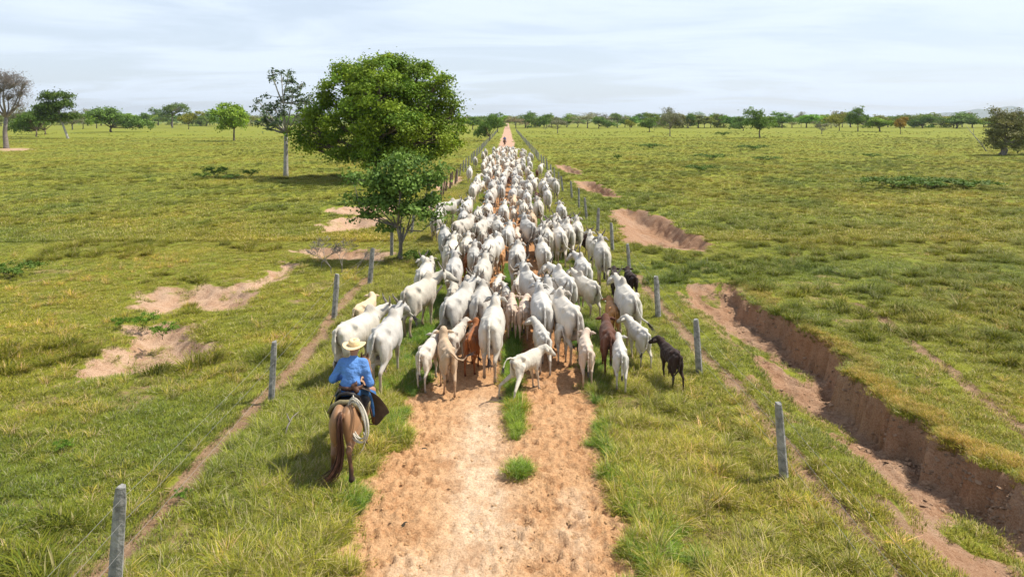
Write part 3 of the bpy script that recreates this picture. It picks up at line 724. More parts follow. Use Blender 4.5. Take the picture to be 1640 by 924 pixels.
MIDL = [
 (E_(275, 402), 'cow', 5, 'white', 0, 1.0, 'white cow in the shade of the small tree, left verge'),
 (E_(330, 265), 'cow', 40, 'white', 2, .95, 'white cow with head turned right beside the small tree'),
 (E_(640, 265), 'cow', 10, 'white', 1, .95, 'white cow looking sideways on the left verge ahead of the shaded one'),
 (E_(700, 235), 'calf', 5, 'white', 0, 1.15, 'white calf tucked beside a cow on the left verge'),
 (E_(620, 400), 'cow', 0, 'grey', 3, .95, 'greyish cow covered by the cow with tail curled left'),
 (E_(530, 490), 'cow', 30, 'ivory', 3, 1.0, 'ivory cow crossing right with tail looped left'),
 (E_(415, 635), 'cow', -8, 'grey', 5, 1.0, 'shaded grey cow with looped tail at the herd left edge'),
 (E_(650, 730), 'cow', 2, 'ivory', 0, .95, 'ivory cow with legs spread right of the looped tail cow'),
 (A_(296, 45), 'cow', 0, 'white', 4, 1.05, 'white cow with broad back in the left lane ahead of the round bellied one'),
 (E_(920, 295), 'cow', 3, 'white', 1, .98, 'white cow centre left with tail to the right, third lane'),
 (E_(960, 150), 'cow', -5, 'white', 5, 1.0, 'white cow with looped tail behind the tree side calves'),
 (E_(740, 60), 'cow', 3, 'white', 0, 1.0, 'long legged white cow alone on the left verge'),
 (E_(830, 25), 'calf', 20, 'white', 1, 1.1, 'white calf right beside the long legged cow'),
 (E_(800, 370), 'cow', 0, 'white', 6, .95, 'white cow whose horned head shows left of a black faced one'),
 (E_(800, 500), 'cow', 12, 'white', 3, 1.0, 'white cow angled right with shaded side, centre left'),
 (E_(900, 470), 'cow', 8, 'grey', 2, .95, 'grey white cow hidden among heads in the centre left'),
 (E_(860, 600), 'calf', 4, 'white', 2, 1.25, 'white calf among legs behind the grey faced cow'),
 (E_(1130, 310), 'cow', 0, 'white', 4, 1.03, 'white cow with ridged back right of the dark gap'),
 (E_(1250, 215), 'calf', 2, 'beige', 0, 1.5, 'beige young animal on the orange dirt in mid herd'),
 (E_(1250, 355), 'calf', 2, 'ivory', 3, 1.2, 'ivory calf right of the cow with ridged back'),
 (E_(1085, 500), 'cow', -8, 'white', 2, .98, 'white cow with lowered head overlapped by the next one'),
 (E_(1165, 585), 'cow', 5, 'white', 0, 1.02, 'white cow with bulging rump and tail swung right mid road'),
 (E_(1300, 635), 'calf', -3, 'pinkish', 2, 1.25, 'pinkish calf alone on the orange dirt mid road'),
 (E_(910, 765), 'cow', 6, 'white', 5, 1.0, 'white cow with looped tail behind a broad one, centre left'),
 (E_(1000, 720), 'cow', 10, 'white', 3, .95, 'white cow with grey neck beside the looped tail one'),
 (E_(770, 850), 'cow', -4, 'white', 4, .9, 'white cow low in the row left of the looped tail one'),
 (E_(1100, 50), 'cow', 0, 'white', 0, 1.0, 'white cow with dark thigh gap at the centre of the herd'),
 (E_(1230, 105), 'cow', 6, 'grey', 1, 1.0, 'grey cow with looped tail right of the centre'),
 (E_(1010, 470), 'calf', 0, 'dark', 0, 1.15, 'dark calf in the shadowed gap between white cows'),
 (E_(960, 545), 'calf', 0, 'rust', 2, 1.1, 'rust calf in front of the dark gap'),
 (E_(1090, 850), 'calf', 5, 'tan', 2, 1.0, 'tan calf low between the white cows mid road'),
 (E_(980, 15), 'cow', 0, 'grey', 2, 1.0, 'grey cow side lit left of the centre cow'),
 (F_(200, 35), 'cow', 5, 'white', 1, 1.0, 'white cow with pale side right of the grey one'),
 (F_(190, 155), 'cow', 0, 'white', 0, .98, 'white cow with slim rump right of the beige animal'),
 (F_(135, 110), 'cow', -8, 'ivory', 4, .95, 'ivory cow ahead of the slim rumped one'),
 (F_(440, 135), 'cow', 3, 'white', 0, 1.0, 'white cow on the right verge behind the black faced one'),
 (F_(380, 25), 'cow', -3, 'white', 2, .95, 'white cow with black face on the right verge'),
 (F_(330, 262), 'cow', 2, 'white', 1, 1.03, 'tall pinkish white cow right of the road centre'),
 (F_(150, 292), 'cow', 0, 'white', 3, 1.0, 'white cow with grey thigh right beside the tall one'),
 (F_(235, 300), 'calf', 0, 'white', 0, 1.1, 'white calf between the tall cow and the grey thighed one'),
 (F_(245, 505), 'cow', -12, 'white', 4, 1.05, 'large white cow with brown shaded flank right of the bare dirt'),
 (F_(350, 560), 'cow', 8, 'grey', 6, .9, 'grey cow head behind the large one with shaded flank'),
 (F_(250, 420), 'cow', 0, 'beige', 3, .9, 'beige horned cow ahead of the large one with shaded flank'),
 (F_(455, 625), 'cow', -3, 'white', 0, 1.0, 'white cow left one of the tight row of four'),
 (F_(615, 625), 'cow', -3, 'ivory', 1, 1.02, 'ivory cow second of the tight row of four'),
 (F_(710, 570), 'cow', 0, 'white', 4, 1.0, 'white cow third of the tight row of four'),
 (F_(800, 540), 'cow', 6, 'white', 7, 1.0, 'white cow last of the tight row of four with tail flicked right'),
 (F_(570, 470), 'cow', 0, 'white', 5, .95, 'white cow with looped dark tail ahead of the tight row'),
 (F_(625, 315), 'cow', -2, 'white', 0, .95, 'white cow with rounded rump alone on right verge'),
 (F_(500, 580), 'cow', -15, 'ivory', 6, .9, 'ivory cow head between the first two of the tight row'),
 (F_(640, 560), 'cow', 5, 'white', 3, .9, 'white cow head above the second of the tight row'),
 (F_(700, 490), 'calf', 0, 'brown', 2, 1.2, 'brown calf ahead of the tight row'),
 (F_(310, 170), 'calf', 0, 'brown', 0, 1.2, 'brown calf between white cows at the right of the dirt'),
 (F_(545, 15), 'cow', 3, 'white', 0, .95, 'white cow next to the right fence far up the verge'),
 (F_(150, 620), 'calf', 4, 'white', 3, 1.1, 'white calf just right of the lone pinkish calf'),
]
for (p, k, hd, ct, va, sc, lb) in MIDL: animal(*p, k, hd, ct, va, sc, lb)
FAR = [(265, 590), (355, 450), (370, 700), (305, 790), (410, 770, 1), (450, 380), (495, 340), (465, 470), (445, 520), (540, 420), (600, 310), (665, 300), (600, 370), (660, 400), (570, 470), (530, 525), (470, 595), (540, 605), (600, 560), (670, 565),
       (710, 635), (590, 740), (700, 790), (740, 330), (745, 380), (725, 460), (745, 510), (765, 295), (805, 310), (800, 390), (830, 440), (830, 500), (820, 570), (865, 300), (875, 335), (890, 385), (905, 465), (915, 540), (960, 600), (900, 720),
       (1015, 745), (1080, 790), (1130, 750), (1060, 590), (1080, 680), (960, 375), (1005, 385), (990, 455), (1070, 440), (1110, 390), (1090, 500), (1215, 545), (1335, 650), (1410, 720), (1250, 770), (870, 800), (560, 860), (635, 320), (700, 350), (690, 445), (770, 430),
       (650, 480), (780, 470), (860, 420), (940, 510), (640, 620), (760, 600), (520, 690), (560, 780), (700, 700), (780, 700, 2), (940, 680), (1180, 620, 2), (1300, 820), (500, 440), (850, 620), (820, 345), (720, 310), (1020, 340), (1000, 520), (880, 570)]
def far_label(x, y, v):
    lane = 'left verge' if x < 480 else 'left road side' if x < 640 else 'mid road' if x < 840 else 'right road side' if x < 1050 else 'right verge'
    dep = 'at far end of herd' if y < 350 else 'in packed far third of herd' if y < 480 else 'in far half of herd' if y < 640 else 'where far half of herd begins'
    return lane, dep
cntr = {}
for i, q in enumerate(FAR):
    lane, dep = far_label(q[0], q[1], i); ct = random.choice(['white']*6+['ivory', 'grey', 'ivory'])
    kd = 'calf' if len(q) > 2 else 'cow'
    if len(q) > 2 and q[2] == 2: ct = 'brown'
    animal(*D_(q[0], q[1]), kd, random.uniform(-14, 14), ct, i*7+i//5, random.uniform(.93, 1.04), 'small %s %s on %s %s' % (ct, kd, lane, dep),
           near=False, group='%s %s on %s %s' % (ct, kd, lane, dep))

# ------------------------------------------------------------------ horse, saddle and rider
TN = (1, 1, 1); HD = (.22, .16, .14)
def horse_meshes(vox=.017):
    pr = []; e = lambda c, r, k, col=TN, *a: pr.append(('e', c, r, k, col, *a)); cp = lambda a, b, ra, rb, k, col=TN, s=1: pr.append(('c', a, b, ra, rb, k, col, s))
    e((0, .0, 1.12), (.29, .62, .31), .1); e((-.10, -.55, 1.22), (.145, .33, .27), .045); e((.10, -.55, 1.22), (.145, .33, .27), .045); e((0, .5, 1.12), (.23, .3, .33), .12)
    cp((0, -.30, 1.36), (0, .45, 1.36), .10, .10, .14)
    cp((-.12, -.36, 1.35), (.12, -.36, 1.35), .10, .10, .1)
    for s in (-1, 1):
        e((s*.14, -.66, 1.06), (.115, .22, .32), .05); e((s*.15, .48, 1.12), (.1, .18, .28), .1)
    cp((0, .58, 1.28), (0, 1.08, 1.72), .21, .12, .1, TN, .7); cp((0, 1.08, 1.74), (0, 1.22, 1.66), .12, .115, .05, TN, .8); cp((0, 1.2, 1.66), (0, 1.5, 1.38), .105, .07, .05, TN, .85); cp((0, 1.5, 1.38), (0, 1.54, 1.33), .07, .06, .03, HD)
    for s in (-1, 1): cp((s*.06, 1.08, 1.84), (s*.08, 1.06, 1.97), .035, .012, .02, HD)
    # hind legs: the left stands, the right is picked up
    for s, a, lf, out in ((-1, .06, 0, .05), (1, -.14, .26, .13)):
        st = (s*.18, -.44+a*.4+lf*.3, .92+lf*.15); hk = (s*(.135+out*.4), -.84+a+lf*.15, .60+lf*.55); ft = (s*(.13+out), -.80+a-lf*.35, .24+lf*.75); hf = (s*(.13+out*1.1), -.74+a-lf*.75, .07+lf*.85)
        cp((s*.14, -.55, 1.1), st, .17, .13, .08); cp(st, hk, .12, .058, .06); cp(hk, ft, .045, .038, .02, (.45, .35, .3)); cp(ft, hf, .045, .045, .02, HD); cp((hf[0], hf[1]+.0, hf[2]-.01), (hf[0], hf[1]+.06, hf[2]-.025), .058, .055, .01, (.07, .06, .055))
    for s, a, lf in ((-1, -.12, 0), (1, .18, .05)):
        el = (s*.14, .42, .90); kn = (s*.12, .48+a*.6, .52+lf); ft = (s*.12, .46+a, .16+lf); hf = (s*.12, .50+a, .05+lf)
        cp((s*.14, .48, 1.1), el, .14, .10, .08); cp(el, kn, .085, .055, .05); cp(kn, ft, .042, .036, .02, (.45, .35, .3)); cp(ft, hf, .042, .05, .02, HD)
    cp((0, -.84, 1.40), (0, -.93, 1.32), .06, .05, .04, (.5, .4, .35))
    def colour(V, C):
        x, y, z = V.T; m = np.exp(-(x/.018)**2)*sstep(1.3, 1.36, z)*(y < .5)*.75   # dark dorsal stripe
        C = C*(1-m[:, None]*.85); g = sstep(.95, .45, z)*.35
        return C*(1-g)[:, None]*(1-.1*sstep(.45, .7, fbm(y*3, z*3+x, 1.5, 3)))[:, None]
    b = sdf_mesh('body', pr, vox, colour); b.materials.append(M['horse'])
    # tail: hair along a curve swung to the left and back
    r = np.random.default_rng(5); v = []; f = []; c = []
    T = np.array([(0, -.84, 1.42), (.01, -.95, 1.34), (.03, -.98, 1.05), (.04, -.98, .74), (-.02, -1.02, .46), (-.18, -1.08, .27), (-.44, -1.12, .17)])
    for k in range(230):
        off = r.normal(0, 1, 3); g = r.uniform(.5, 1.6); L_ = r.uniform(.62, .92); sd_ = r.normal(0, 1, 3); sd_ /= np.linalg.norm(sd_); b0 = len(v); n = 15
        for i in range(n+1):
            t = i/n*L_*6; j = min(int(t), 5); u = t-j
            p0, p1, p2, p3 = T[max(j-1, 0)], T[j], T[j+1], T[min(j+2, 6)]
            p = .5*((2*p1)+(-p0+p2)*u+(2*p0-5*p1+4*p2-p3)*u*u+(-p0+3*p1-3*p2+p3)*u**3)
            sp = .014+.020*sin(min(t/6, 1)*pi*.9)+.11*max(t/6-.55, 0)
            p = p+off*sp*np.array([1, .7, .7]); p[2] = max(p[2], .04); w = .0055*(1 if i < n else .2)
            v += [p-sd_*w, p+sd_*w]; q = np.array([.075, .032, .02])*g*(1+1.3*max(t/6-.4, 0)); c += [q, q]
        for i in range(n): f.append((b0+2*i, b0+2*i+1, b0+2*i+3, b0+2*i+2))
    tl = mesh('tail', np.array(v), np.array(f), np.array(c)); tl.materials.append(M['hair'])
    roots = [(r.normal(0, .012), .50+.62*t, 1.46+.44*t) for t in r.random(160)]
    v, f, c = strands(roots, (-.5, -.1, -.35), .26, .1, .010, 3, r=r)
    mn = mesh('mane', v, f, c*np.array([.05, .025, .018])); mn.materials.append(M['hair'])
    return b, tl, mn
HB, HT, HM = horse_meshes()
HS = .775
def sheet(name, grid, th, mt, parent):
    """a thick sheet through a grid of points"""
    g = np.array(grid, float); nu, nv = g.shape[:2]; v = g.reshape(-1, 3); f = [(i*nv+j, (i+1)*nv+j, (i+1)*nv+j+1, i*nv+j+1) for i in range(nu-1) for j in range(nv-1)]
    me = mesh(name, v, f); o = link(name, me, parent, mt); m = o.modifiers.new('thick', 'SOLIDIFY'); m.thickness = th; m.offset = 0
    s = o.modifiers.new('round', 'SUBSURF'); s.levels = 2; s.render_levels = 2
    return o
def build_rider(name, loc, rz, shirt=None, lab=None, labh=None, near=True):
    hr = empty('horse', loc, rz, HS); tag(hr, labh, 'horse', 'ridden horses')
    for n, me in (('body', HB), ('tail', HT), ('mane', HM)): q = link(n, me, hr); q.color = (.33, .175, .085, 1) if n == 'body' else (1, 1, 1, 1)
    if not near: hr.children[0].color = (.22, .09, .04, 1)
    # saddle with pads, sits on the back
    sa = empty('saddle', loc, rz, HS); tag(sa, 'dark leather saddle with olive fleece pad strapped on the %s horse' % ('tan' if near else 'far red brown'), 'saddle', 'saddles')
    def arch(y0, y1, top, drop, wx, rise=0, n=9):
        rows = []
        for j in range(5):
            y = y0+(y1-y0)*j/4; row = []
            for i in range(n):
                a = (i/(n-1)-.5)*2; an = a*pi*.62; row.append((wx*sin(an)*1.05, y, top-(1-cos(an))*drop+rise*((j/4-.5)*2)**2))
            rows.append(row)
        return rows
    sheet('pad', arch(-.50, .36, 1.500, .30, .315), .035, M['fleece'], sa)
    sheet('blanket', arch(-.44, .33, 1.530, .27, .312), .03, M['dleather'], sa)
    sheet('seat', arch(-.38, .28, 1.57, .21, .23, .07), .05, M['dleather'], sa)
    mb = MB(); mb.tube([(-.22, -.33, 1.50), (-.14, -.36, 1.60), (0, -.375, 1.63), (.14, -.36, 1.60), (.22, -.33, 1.50)], [.03, .035, .035, .035, .03], 8); link('cantle', mb.me('cantle'), sa, M['dleather'])
    mb = MB(); mb.tube([(0, .26, 1.56), (0, .29, 1.66), (0, .30, 1.69)], [.035, .03, .045], 8); link('horn', mb.me('horn'), sa, M['dleather'])
    mb = MB()
    for s in (-1, 1):   # rolled edge behind the cantle
        pass
    mb.tube([(-.34, -.46, 1.28), (-.26, -.50, 1.42), (-.1, -.52, 1.515), (.1, -.52, 1.515), (.26, -.50, 1.42), (.34, -.46, 1.28)], .045, 9); link('bedroll', mb.me('bedroll'), sa, M['fleece'])
    for s in (-1, 1):
        mb = MB(); mb.tube([(s*.29, .12, 1.36), (s*.37, .16, 1.0), (s*.38, .20, .86)], .014, 6); mb.tube([(s*.31, .2, .86), (s*.31, .2, .76), (s*.45, .2, .76), (s*.45, .2, .86), (s*.38, .2, .90), (s*.31, .2, .86)], .012, 6, False); link('stirrup', mb.me('stirrup'), sa, M['leather'])
    for s in (-1, 1): pass
    # person
    pe = empty('person', loc, rz, .95); tag(pe, lab, 'person', 'mounted herders')
    Z = 1.285   # pelvis height
    q = lambda x, y, z: (x, y, Z+z)
    def limb(pr, pts, rr, k, col=(1, 1, 1)):
        for i in range(len(pts)-1): pr.append(('c', pts[i], pts[i+1], rr[i], rr[i+1], k, col))
    el = {-1: q(-.325, .02, .15), 1: q(.30, .00, .10)}; ha = {-1: q(-.13, .34, .10), 1: q(.15, .32, .04)}
    sho = {s: q(s*.185, .07, .40) for s in (-1, 1)}
    skin = []
    skin.append(('e', q(0, .15, .635), (.078, .098, .115), .02, (1, 1, 1))); skin.append(('c', q(0, .09, .42), q(0, .13, .56), .058, .055, .03, (1, 1, 1)))
    skin.append(('c', q(0, .238, .62), q(0, .258, .60), .014, .016, .015, (1, .9, .85)))    # nose
    skin.append(('e', q(0, .232, .575), (.03, .015, .008), .006, (.75, .4, .35)))
    for s in (-1, 1):
        skin.append(('e', q(s*.08, .145, .63), (.012, .024, .034), .01, (1, .9, .85)))
        skin.append(('e', q(s*.032, .232, .645), (.014, .01, .008), .004, (.1, .08, .07)))
        h = np.array(ha[s]); f = h-np.array(el[s]); f /= np.linalg.norm(f)
        skin.append(('c', tuple(np.array(el[s])*.7+h*.3), tuple(h), .037, .026, .02, (1, 1, 1)))
        skin.append(('e', tuple(h+f*.045), (.040, .045, .026), .015, (1, 1, 1)))
        for k in range(4):   # curled fingers
            o = np.array([s*(.028-.019*k), 0, 0]); L_ = [.036, .042, .040, .032][k]; a = h+f*.075+o; b = a+f*L_*.6+np.array([0, .008, -.012]); c2 = b+np.array([0, -.006, -L_*.7])
            skin.append(('c', tuple(a), tuple(b), .0105, .0095, .004, (1, 1, 1))); skin.append(('c', tuple(b), tuple(c2), .0095, .008, .004, (1, 1, 1)))
        a = h+f*.03+np.array([-s*.03, 0, 0]); b = a+f*.035+np.array([-s*.012, .01, -.012]); skin.append(('c', tuple(a), tuple(b), .012, .009, .006, (1, 1, 1)))
    # torso and legs under the clothes keep the figure one piece
    skin += [('c', q(0, -.02, .02), q(0, .05, .36), .10, .11, .05, (1, 1, 1)), ('c', q(0, .05, .36), q(0, .09, .44), .1, .06, .05, (1, 1, 1))]
    for s in (-1, 1):
        limb(skin, [q(0, .05, .36), sho[s], el[s], tuple(np.array(el[s])*.5+np.array(ha[s])*.5)], [.08, .05, .034, .03], .03)
        limb(skin, [q(s*.06, 0, 0), q(s*.27, .30, -.14), q(s*.31, .22, -.52)], [.08, .055, .04], .03)
    bm = sdf_mesh('body', skin, .0085 if near else .02, smooth_k=.006); link('body', bm, pe, M['skincol'])
    sh = [('c', q(0, -.035, .05), q(0, .01, .22), .135, .150, .08, (1, 1, 1)), ('e', q(0, .045, .33), (.20, .135, .15), .08, (1, 1, 1)), ('c', q(0, .085, .43), q(0, .11, .49), .075, .062, .03, (1, 1, 1)), ('c', q(-.16, .06, .42), q(.16, .06, .42), .07, .07, .06, (1, 1, 1)), ('e', q(0, -.10, .13), (.17, .07, .10), .06, (1, 1, 1))]
    for s in (-1, 1): limb(sh, [sho[s], el[s], tuple(np.array(el[s])*.25+np.array(ha[s])*.75)], [.075, .062, .045], .045)
    smh = sdf_mesh('shirt', sh, .013); link('shirt', smh, pe, shirt or M['shirt'])
    je = [('e', q(0, -.06, -.01), (.185, .15, .13), .06, (1, 1, 1)), ('e', q(-.085, -.12, -.03), (.095, .09, .11), .05, (1, 1, 1)), ('e', q(.085, -.12, -.03), (.095, .09, .11), .05, (1, 1, 1))]
    for s in (-1, 1): limb(je, [q(s*.10, .02, -.02), q(s*.265, .26, -.20), q(s*.325, .20, -.50)], [.105, .072, .062], .05)
    link('jeans', sdf_mesh('jeans', je, .014), pe, M['jeans'])
    for s in (-1, 1):
        bo = [('c', q(s*.335, .22, -.44), q(s*.335, .20, -.62), .068, .052, .02, (1, 1, 1)), ('c', q(s*.335, .20, -.62), q(s*.35, .34, -.66), .05, .038, .02, (1, 1, 1))]
        link('boot', sdf_mesh('boot', bo, .016), pe, M['leather'])
    mb = MB(); ring = [(.188*sin(t)*1.0, -.045+.158*cos(t)*-1, Z+.065+.01*cos(t)) for t in np.linspace(0, 2*pi, 25)]
    v = []; f = []
    for i, p in enumerate(ring):
        x, y, z = p; v += [(x*1.02, (y+.045)*1.02-.045, z-.033), (x*1.02, (y+.045)*1.02-.045, z+.033)]
    f = [(2*i, 2*i+2, 2*i+3, 2*i+1) for i in range(24)]
    o = link('belt', mesh('belt', v, f), pe, M['leather']); mo = o.modifiers.new('t', 'SOLIDIFY'); mo.thickness = .012; mo.offset = 1
    # straw hat: brim rolled up at the sides, creased crown
    v = []; f = []; nr_, ns = 14, 48; hc = q(0, .14, .68)
    for i in range(nr_+1):
        for j in range(ns):
            a = 2*pi*j/ns
            if i <= 6:
                t = i/6; r = .205*(1-t)+.094*t; z = .022*abs(sin(a))**2*(1-t)**1.2*1.4-.012*(1-t)*abs(cos(a)); rx, ry = r*.95, r*1.08
            else:
                t = (i-6)/8; r = .094*math.sqrt(max(1-(t*.99)**4.2, 0))+.002; z = .112*t**.75-(.022*math.exp(-((cos(a)*0+sin(a)*r)/.03)**2)*(t > .75)); rx, ry = r*.93, r*1.12
            v.append((hc[0]+rx*sin(a), hc[1]+ry*cos(a), hc[2]+z))
    f = [(i*ns+j, i*ns+(j+1) % ns, (i+1)*ns+(j+1) % ns, (i+1)*ns+j) for i in range(nr_) for j in range(ns)]
    o = link('hat', mesh('hat', v, f), pe, M['straw']); mo = o.modifiers.new('t', 'SOLIDIFY'); mo.thickness = .006
    o.rotation_euler = (0, 0, 0)
    mb = MB(); mb.tube([(hc[0]+.094*.955*sin(a), hc[1]+.094*1.12*cos(a), hc[2]+.012) for a in np.linspace(0, 2*pi, 30)], .007, 6); link('hat_band', mb.me('hat_band'), o, M['fleece'])
    if not near: return
    # pouch and sheath at the back of the belt
    po = [('c', q(.075, -.215, .13), q(.135, -.205, .05), .034, .045, .02, (1, 1, 1)), ('c', q(.03, -.215, .07), q(.12, -.21, .16), .022, .03, .02, (1, 1, 1)), ('c', q(.11, -.21, .15), q(.13, -.20, .20), .02, .012, .01, (.5, .4, .3))]
    link('pouch', sdf_mesh('pouch', po, .01), pe, M['leather'])
    mb = MB(); mb.tube([q(-.14, -.20, .075), q(-.15, -.21, .0), q(-.15, -.2, -.03)], [.018, .02, .01], 7); link('sheath', mb.me('sheath'), pe, M['dleather'])
    # leather chaps: the right wing flares out behind the leg
    def P(t, u):   # t down the wing, u across it
        a = np.array(q(.17, -.13, .06)); b = np.array(q(.23, .16, .03)); c2 = np.array(q(.70, -.24, -.30)); d = np.array(q(.40, -.10, -.58))
        top = a*(1-u)+b*u; bot = c2*(1-u)+d*u; p = top*(1-t)+bot*t; p = p+np.array([.05*sin(t*pi), -.02*sin(t*pi)*(1-u), .09*sin(t*pi)*(1-u)+.03*sin(u*pi*2.0)*t]); return tuple(p)
    sheet('chaps', [[P(i/6, j/5) for j in range(6)] for i in range(7)], .008, M['chap'], pe)
    def P(t, u):
        a = np.array(q(-.16, -.13, .04)); b = np.array(q(-.22, .16, .02)); c2 = np.array(q(-.36, -.10, -.46)); d = np.array(q(-.40, .25, -.55))
        p = (a*(1-u)+b*u)*(1-t)+(c2*(1-u)+d*u)*t; return tuple(p+np.array([-.07*sin(t*pi), 0, 0]))
    sheet('chaps', [[P(i/6, j/5) for j in range(6)] for i in range(7)], .008, M['dleather'], pe)
    # coiled rope hung on the right of the saddle
    rp = empty('rope_coil', loc, rz, HS); tag(rp, 'coiled pale rope hanging over the right hip of the tan horse', 'rope')
    r = random.Random(4)
    for k in range(7):
        mb = MB(); pts = []; k1 = r.uniform(.88, 1.08); k2 = r.uniform(.75, 1.2); n = 36; ox = r.uniform(-.012, .012)
        for i in range(n+1):
            a = 2*pi*i/n; cc_, ss_ = cos(a)*k1, sin(a)*k2
            pts.append((.30+ox-.16*cc_+.17*ss_, -.66+.15*cc_-.07*ss_-.013*k-.05*abs(ss_), 1.25+.32*cc_+.14*ss_+.012*sin(3*a+k)))
        mb.tube(pts, .0125, 6, False); link('loop', mb.me('loop'), rp, M['rope'])
    mb = MB(); mb.tube([(.13, -.40, 1.60), (.17, -.53, 1.62), (.21, -.62, 1.56), (.20, -.60, 1.46), (.155, -.52, 1.44), (.13, -.40, 1.5)], .014, 6); link('binding', mb.me('binding'), rp, M['rope'])
    mb = MB(); mb.tube([(.42, -.72, 1.02), (.47, -.76, .86), (.42, -.80, .72), (.36, -.82, .64)], .008, 6); link('loose_end', mb.me('loose_end'), rp, M['rope'])
M['skincol'] = mat('skin_tones', rough=.55, vary=.05, attr='Col', objcol=True, bump=0)
M['chap'] = mat('worn_leather', (.10, .068, .050), .65, .3, 8, .5, 22, dist=.01)
_l = at(546, 785)
build_rider('near', (_l.x, _l.y+.72, float(hgt(_l.x, _l.y)[0])), radians(-2), None, 'person in blue shirt, jeans and wide straw hat riding behind the herd', 'tan horse with dark reddish tail, seen from behind in the left verge grass')
for o in [o for o in COL.objects if o.name.startswith('body') and o.parent and o.parent.name.startswith('person')]: o.color = (.38, .20, .13, 1)
_l = at(809, 233)
M['shirt2'] = mat('dark_blue_shirt', (.06, .10, .28), .8, .1, 6, .3)
build_rider('far', (_l.x-.1, _l.y, 0), 0, M['shirt2'], 'small distant person in dark blue riding ahead of the herd', 'small red brown horse on the road ahead of the whole herd', near=False)
for o in [o for o in COL.objects if o.name.startswith('body') and o.parent and o.parent.name.startswith('person')]: o.color = (.38, .20, .13, 1)

# ------------------------------------------------------------------ fences
def post_mesh(h, w, seed, cap=True):
    r = random.Random(seed); mb = MB(); n = 8; pts = []; rad = []
    sh = [r.uniform(.85, 1.15) for _ in range(n)]; me_v = []; f = []; L_ = 9; lx = r.uniform(-.06, .05); ly = r.uniform(-.06, .05); w = w*r.uniform(.82, 1.12)
    for i in range(L_):
        t = i/(L_-1)
        for j in range(n):
            a = 2*pi*(j+.5)/n; sq = 1/max(abs(cos(a)), abs(sin(a))); rr = w*.5*(.6*sq+.4)*sh[j]*(1.06-.12*t)*(1+r.uniform(-.03, .03))*(.80 if i == L_-1 else 1)*(1-.10*(j % 3 == seed % 3)*t)
            me_v.append((rr*cos(a)+lx*h*t, rr*sin(a)*.9+ly*h*t, -.25+(h+.25)*t+(r.uniform(-.035, .02) if i == L_-1 else 0)))
    f = [(i*n+j, i*n+(j+1) % n, (i+1)*n+(j+1) % n, (i+1)*n+j) for i in range(L_-1) for j in range(n)]+[tuple((L_-1)*n+j for j in range(n))]
    return mesh('post', me_v, f, smooth=False), lx, ly
PM = [post_mesh(1.18, .135, s) for s in range(7)]; 
for p in PM: p[0].materials.append(M['post'])
PB = [post_mesh(1.25, .15, s+20) for s in range(3)]
for p in PB: p[0].materials.append(M['postb'])
def fence(side, posts, label, brown=()):
    root = empty('wire_fence', (posts[0][0], posts[0][1], 0)); tag(root, label, 'fence', 'wire fences along the road')
    ox, oy = posts[0]; tops = []
    for i, (x, y) in enumerate(posts):
        pm = PB[i % 3] if i in brown else PM[(i*3+(side > 0)) % 7]
        z = float(hgt(x, y)[0]); sc = random.uniform(.96, 1.07) if i > 2 else 1
        o = link('post', pm[0], root); o.location = (x-ox, y-oy, z); o.rotation_euler = (random.gauss(0, .03), -side*.06+random.gauss(0, .03), random.uniform(-.5, .5) if i > 2 else 0); o.scale = (1, 1, sc); tops.append((x-ox, y-oy, z, sc))
    for h in (.45, .78, 1.06):
        mb = MB(); pts = []
        for i in range(len(tops)-1):
            x0, y0, z0, s0 = tops[i]; x1, y1, z1, s1 = tops[i+1]
            for t in (0, .25, .5, .75): pts.append((x0+(x1-x0)*t-.075*side*-1*-1, y0+(y1-y0)*t, (z0+h*s0)*(1-t)+(z1+h*s1)*t-.05*t*(1-t)*4*random.uniform(.4, 1)))
        mb.tube(pts, .0022, 4); link('wire', mb.me('wire'), root, M['wire'])
lp = [at(186, 938), at(434, 641), at(535, 508), at(592, 455)]
LPOS = [(p.x, p.y) for p in lp]; y = LPOS[-1][1]+4.9
LPOS = [(-4.6, 3.3)]+LPOS
brown = []
while y < 330:
    y2 = y; LPOS.append((-4.62+random.uniform(-.08, .08), y))
    if 42 < y < 62: brown.append(len(LPOS)-1); y += 2.6
    else: y += random.uniform(4.2, 5.2) if y < 150 else 6.5
RPOS = [(4.15, 6.0)]+[(p.x, p.y) for p in (at(1254, 761), at(1120, 598), at(1054, 507), at(1009, 447), at(981, 403), at(957, 373), at(940, 352), at(927, 334), at(916, 319))]; y = RPOS[-1][1]+4.7
while y < 330: RPOS.append((4.22+random.uniform(-.08, .08), y)); y += random.uniform(4.3, 5.0) if y < 150 else 6.5
fence(-1, LPOS, 'grey post and wire fence left of the cattle road with some brown posts', brown)
fence(1, RPOS, 'grey weathered post and wire fence right of the cattle road beside the gully')

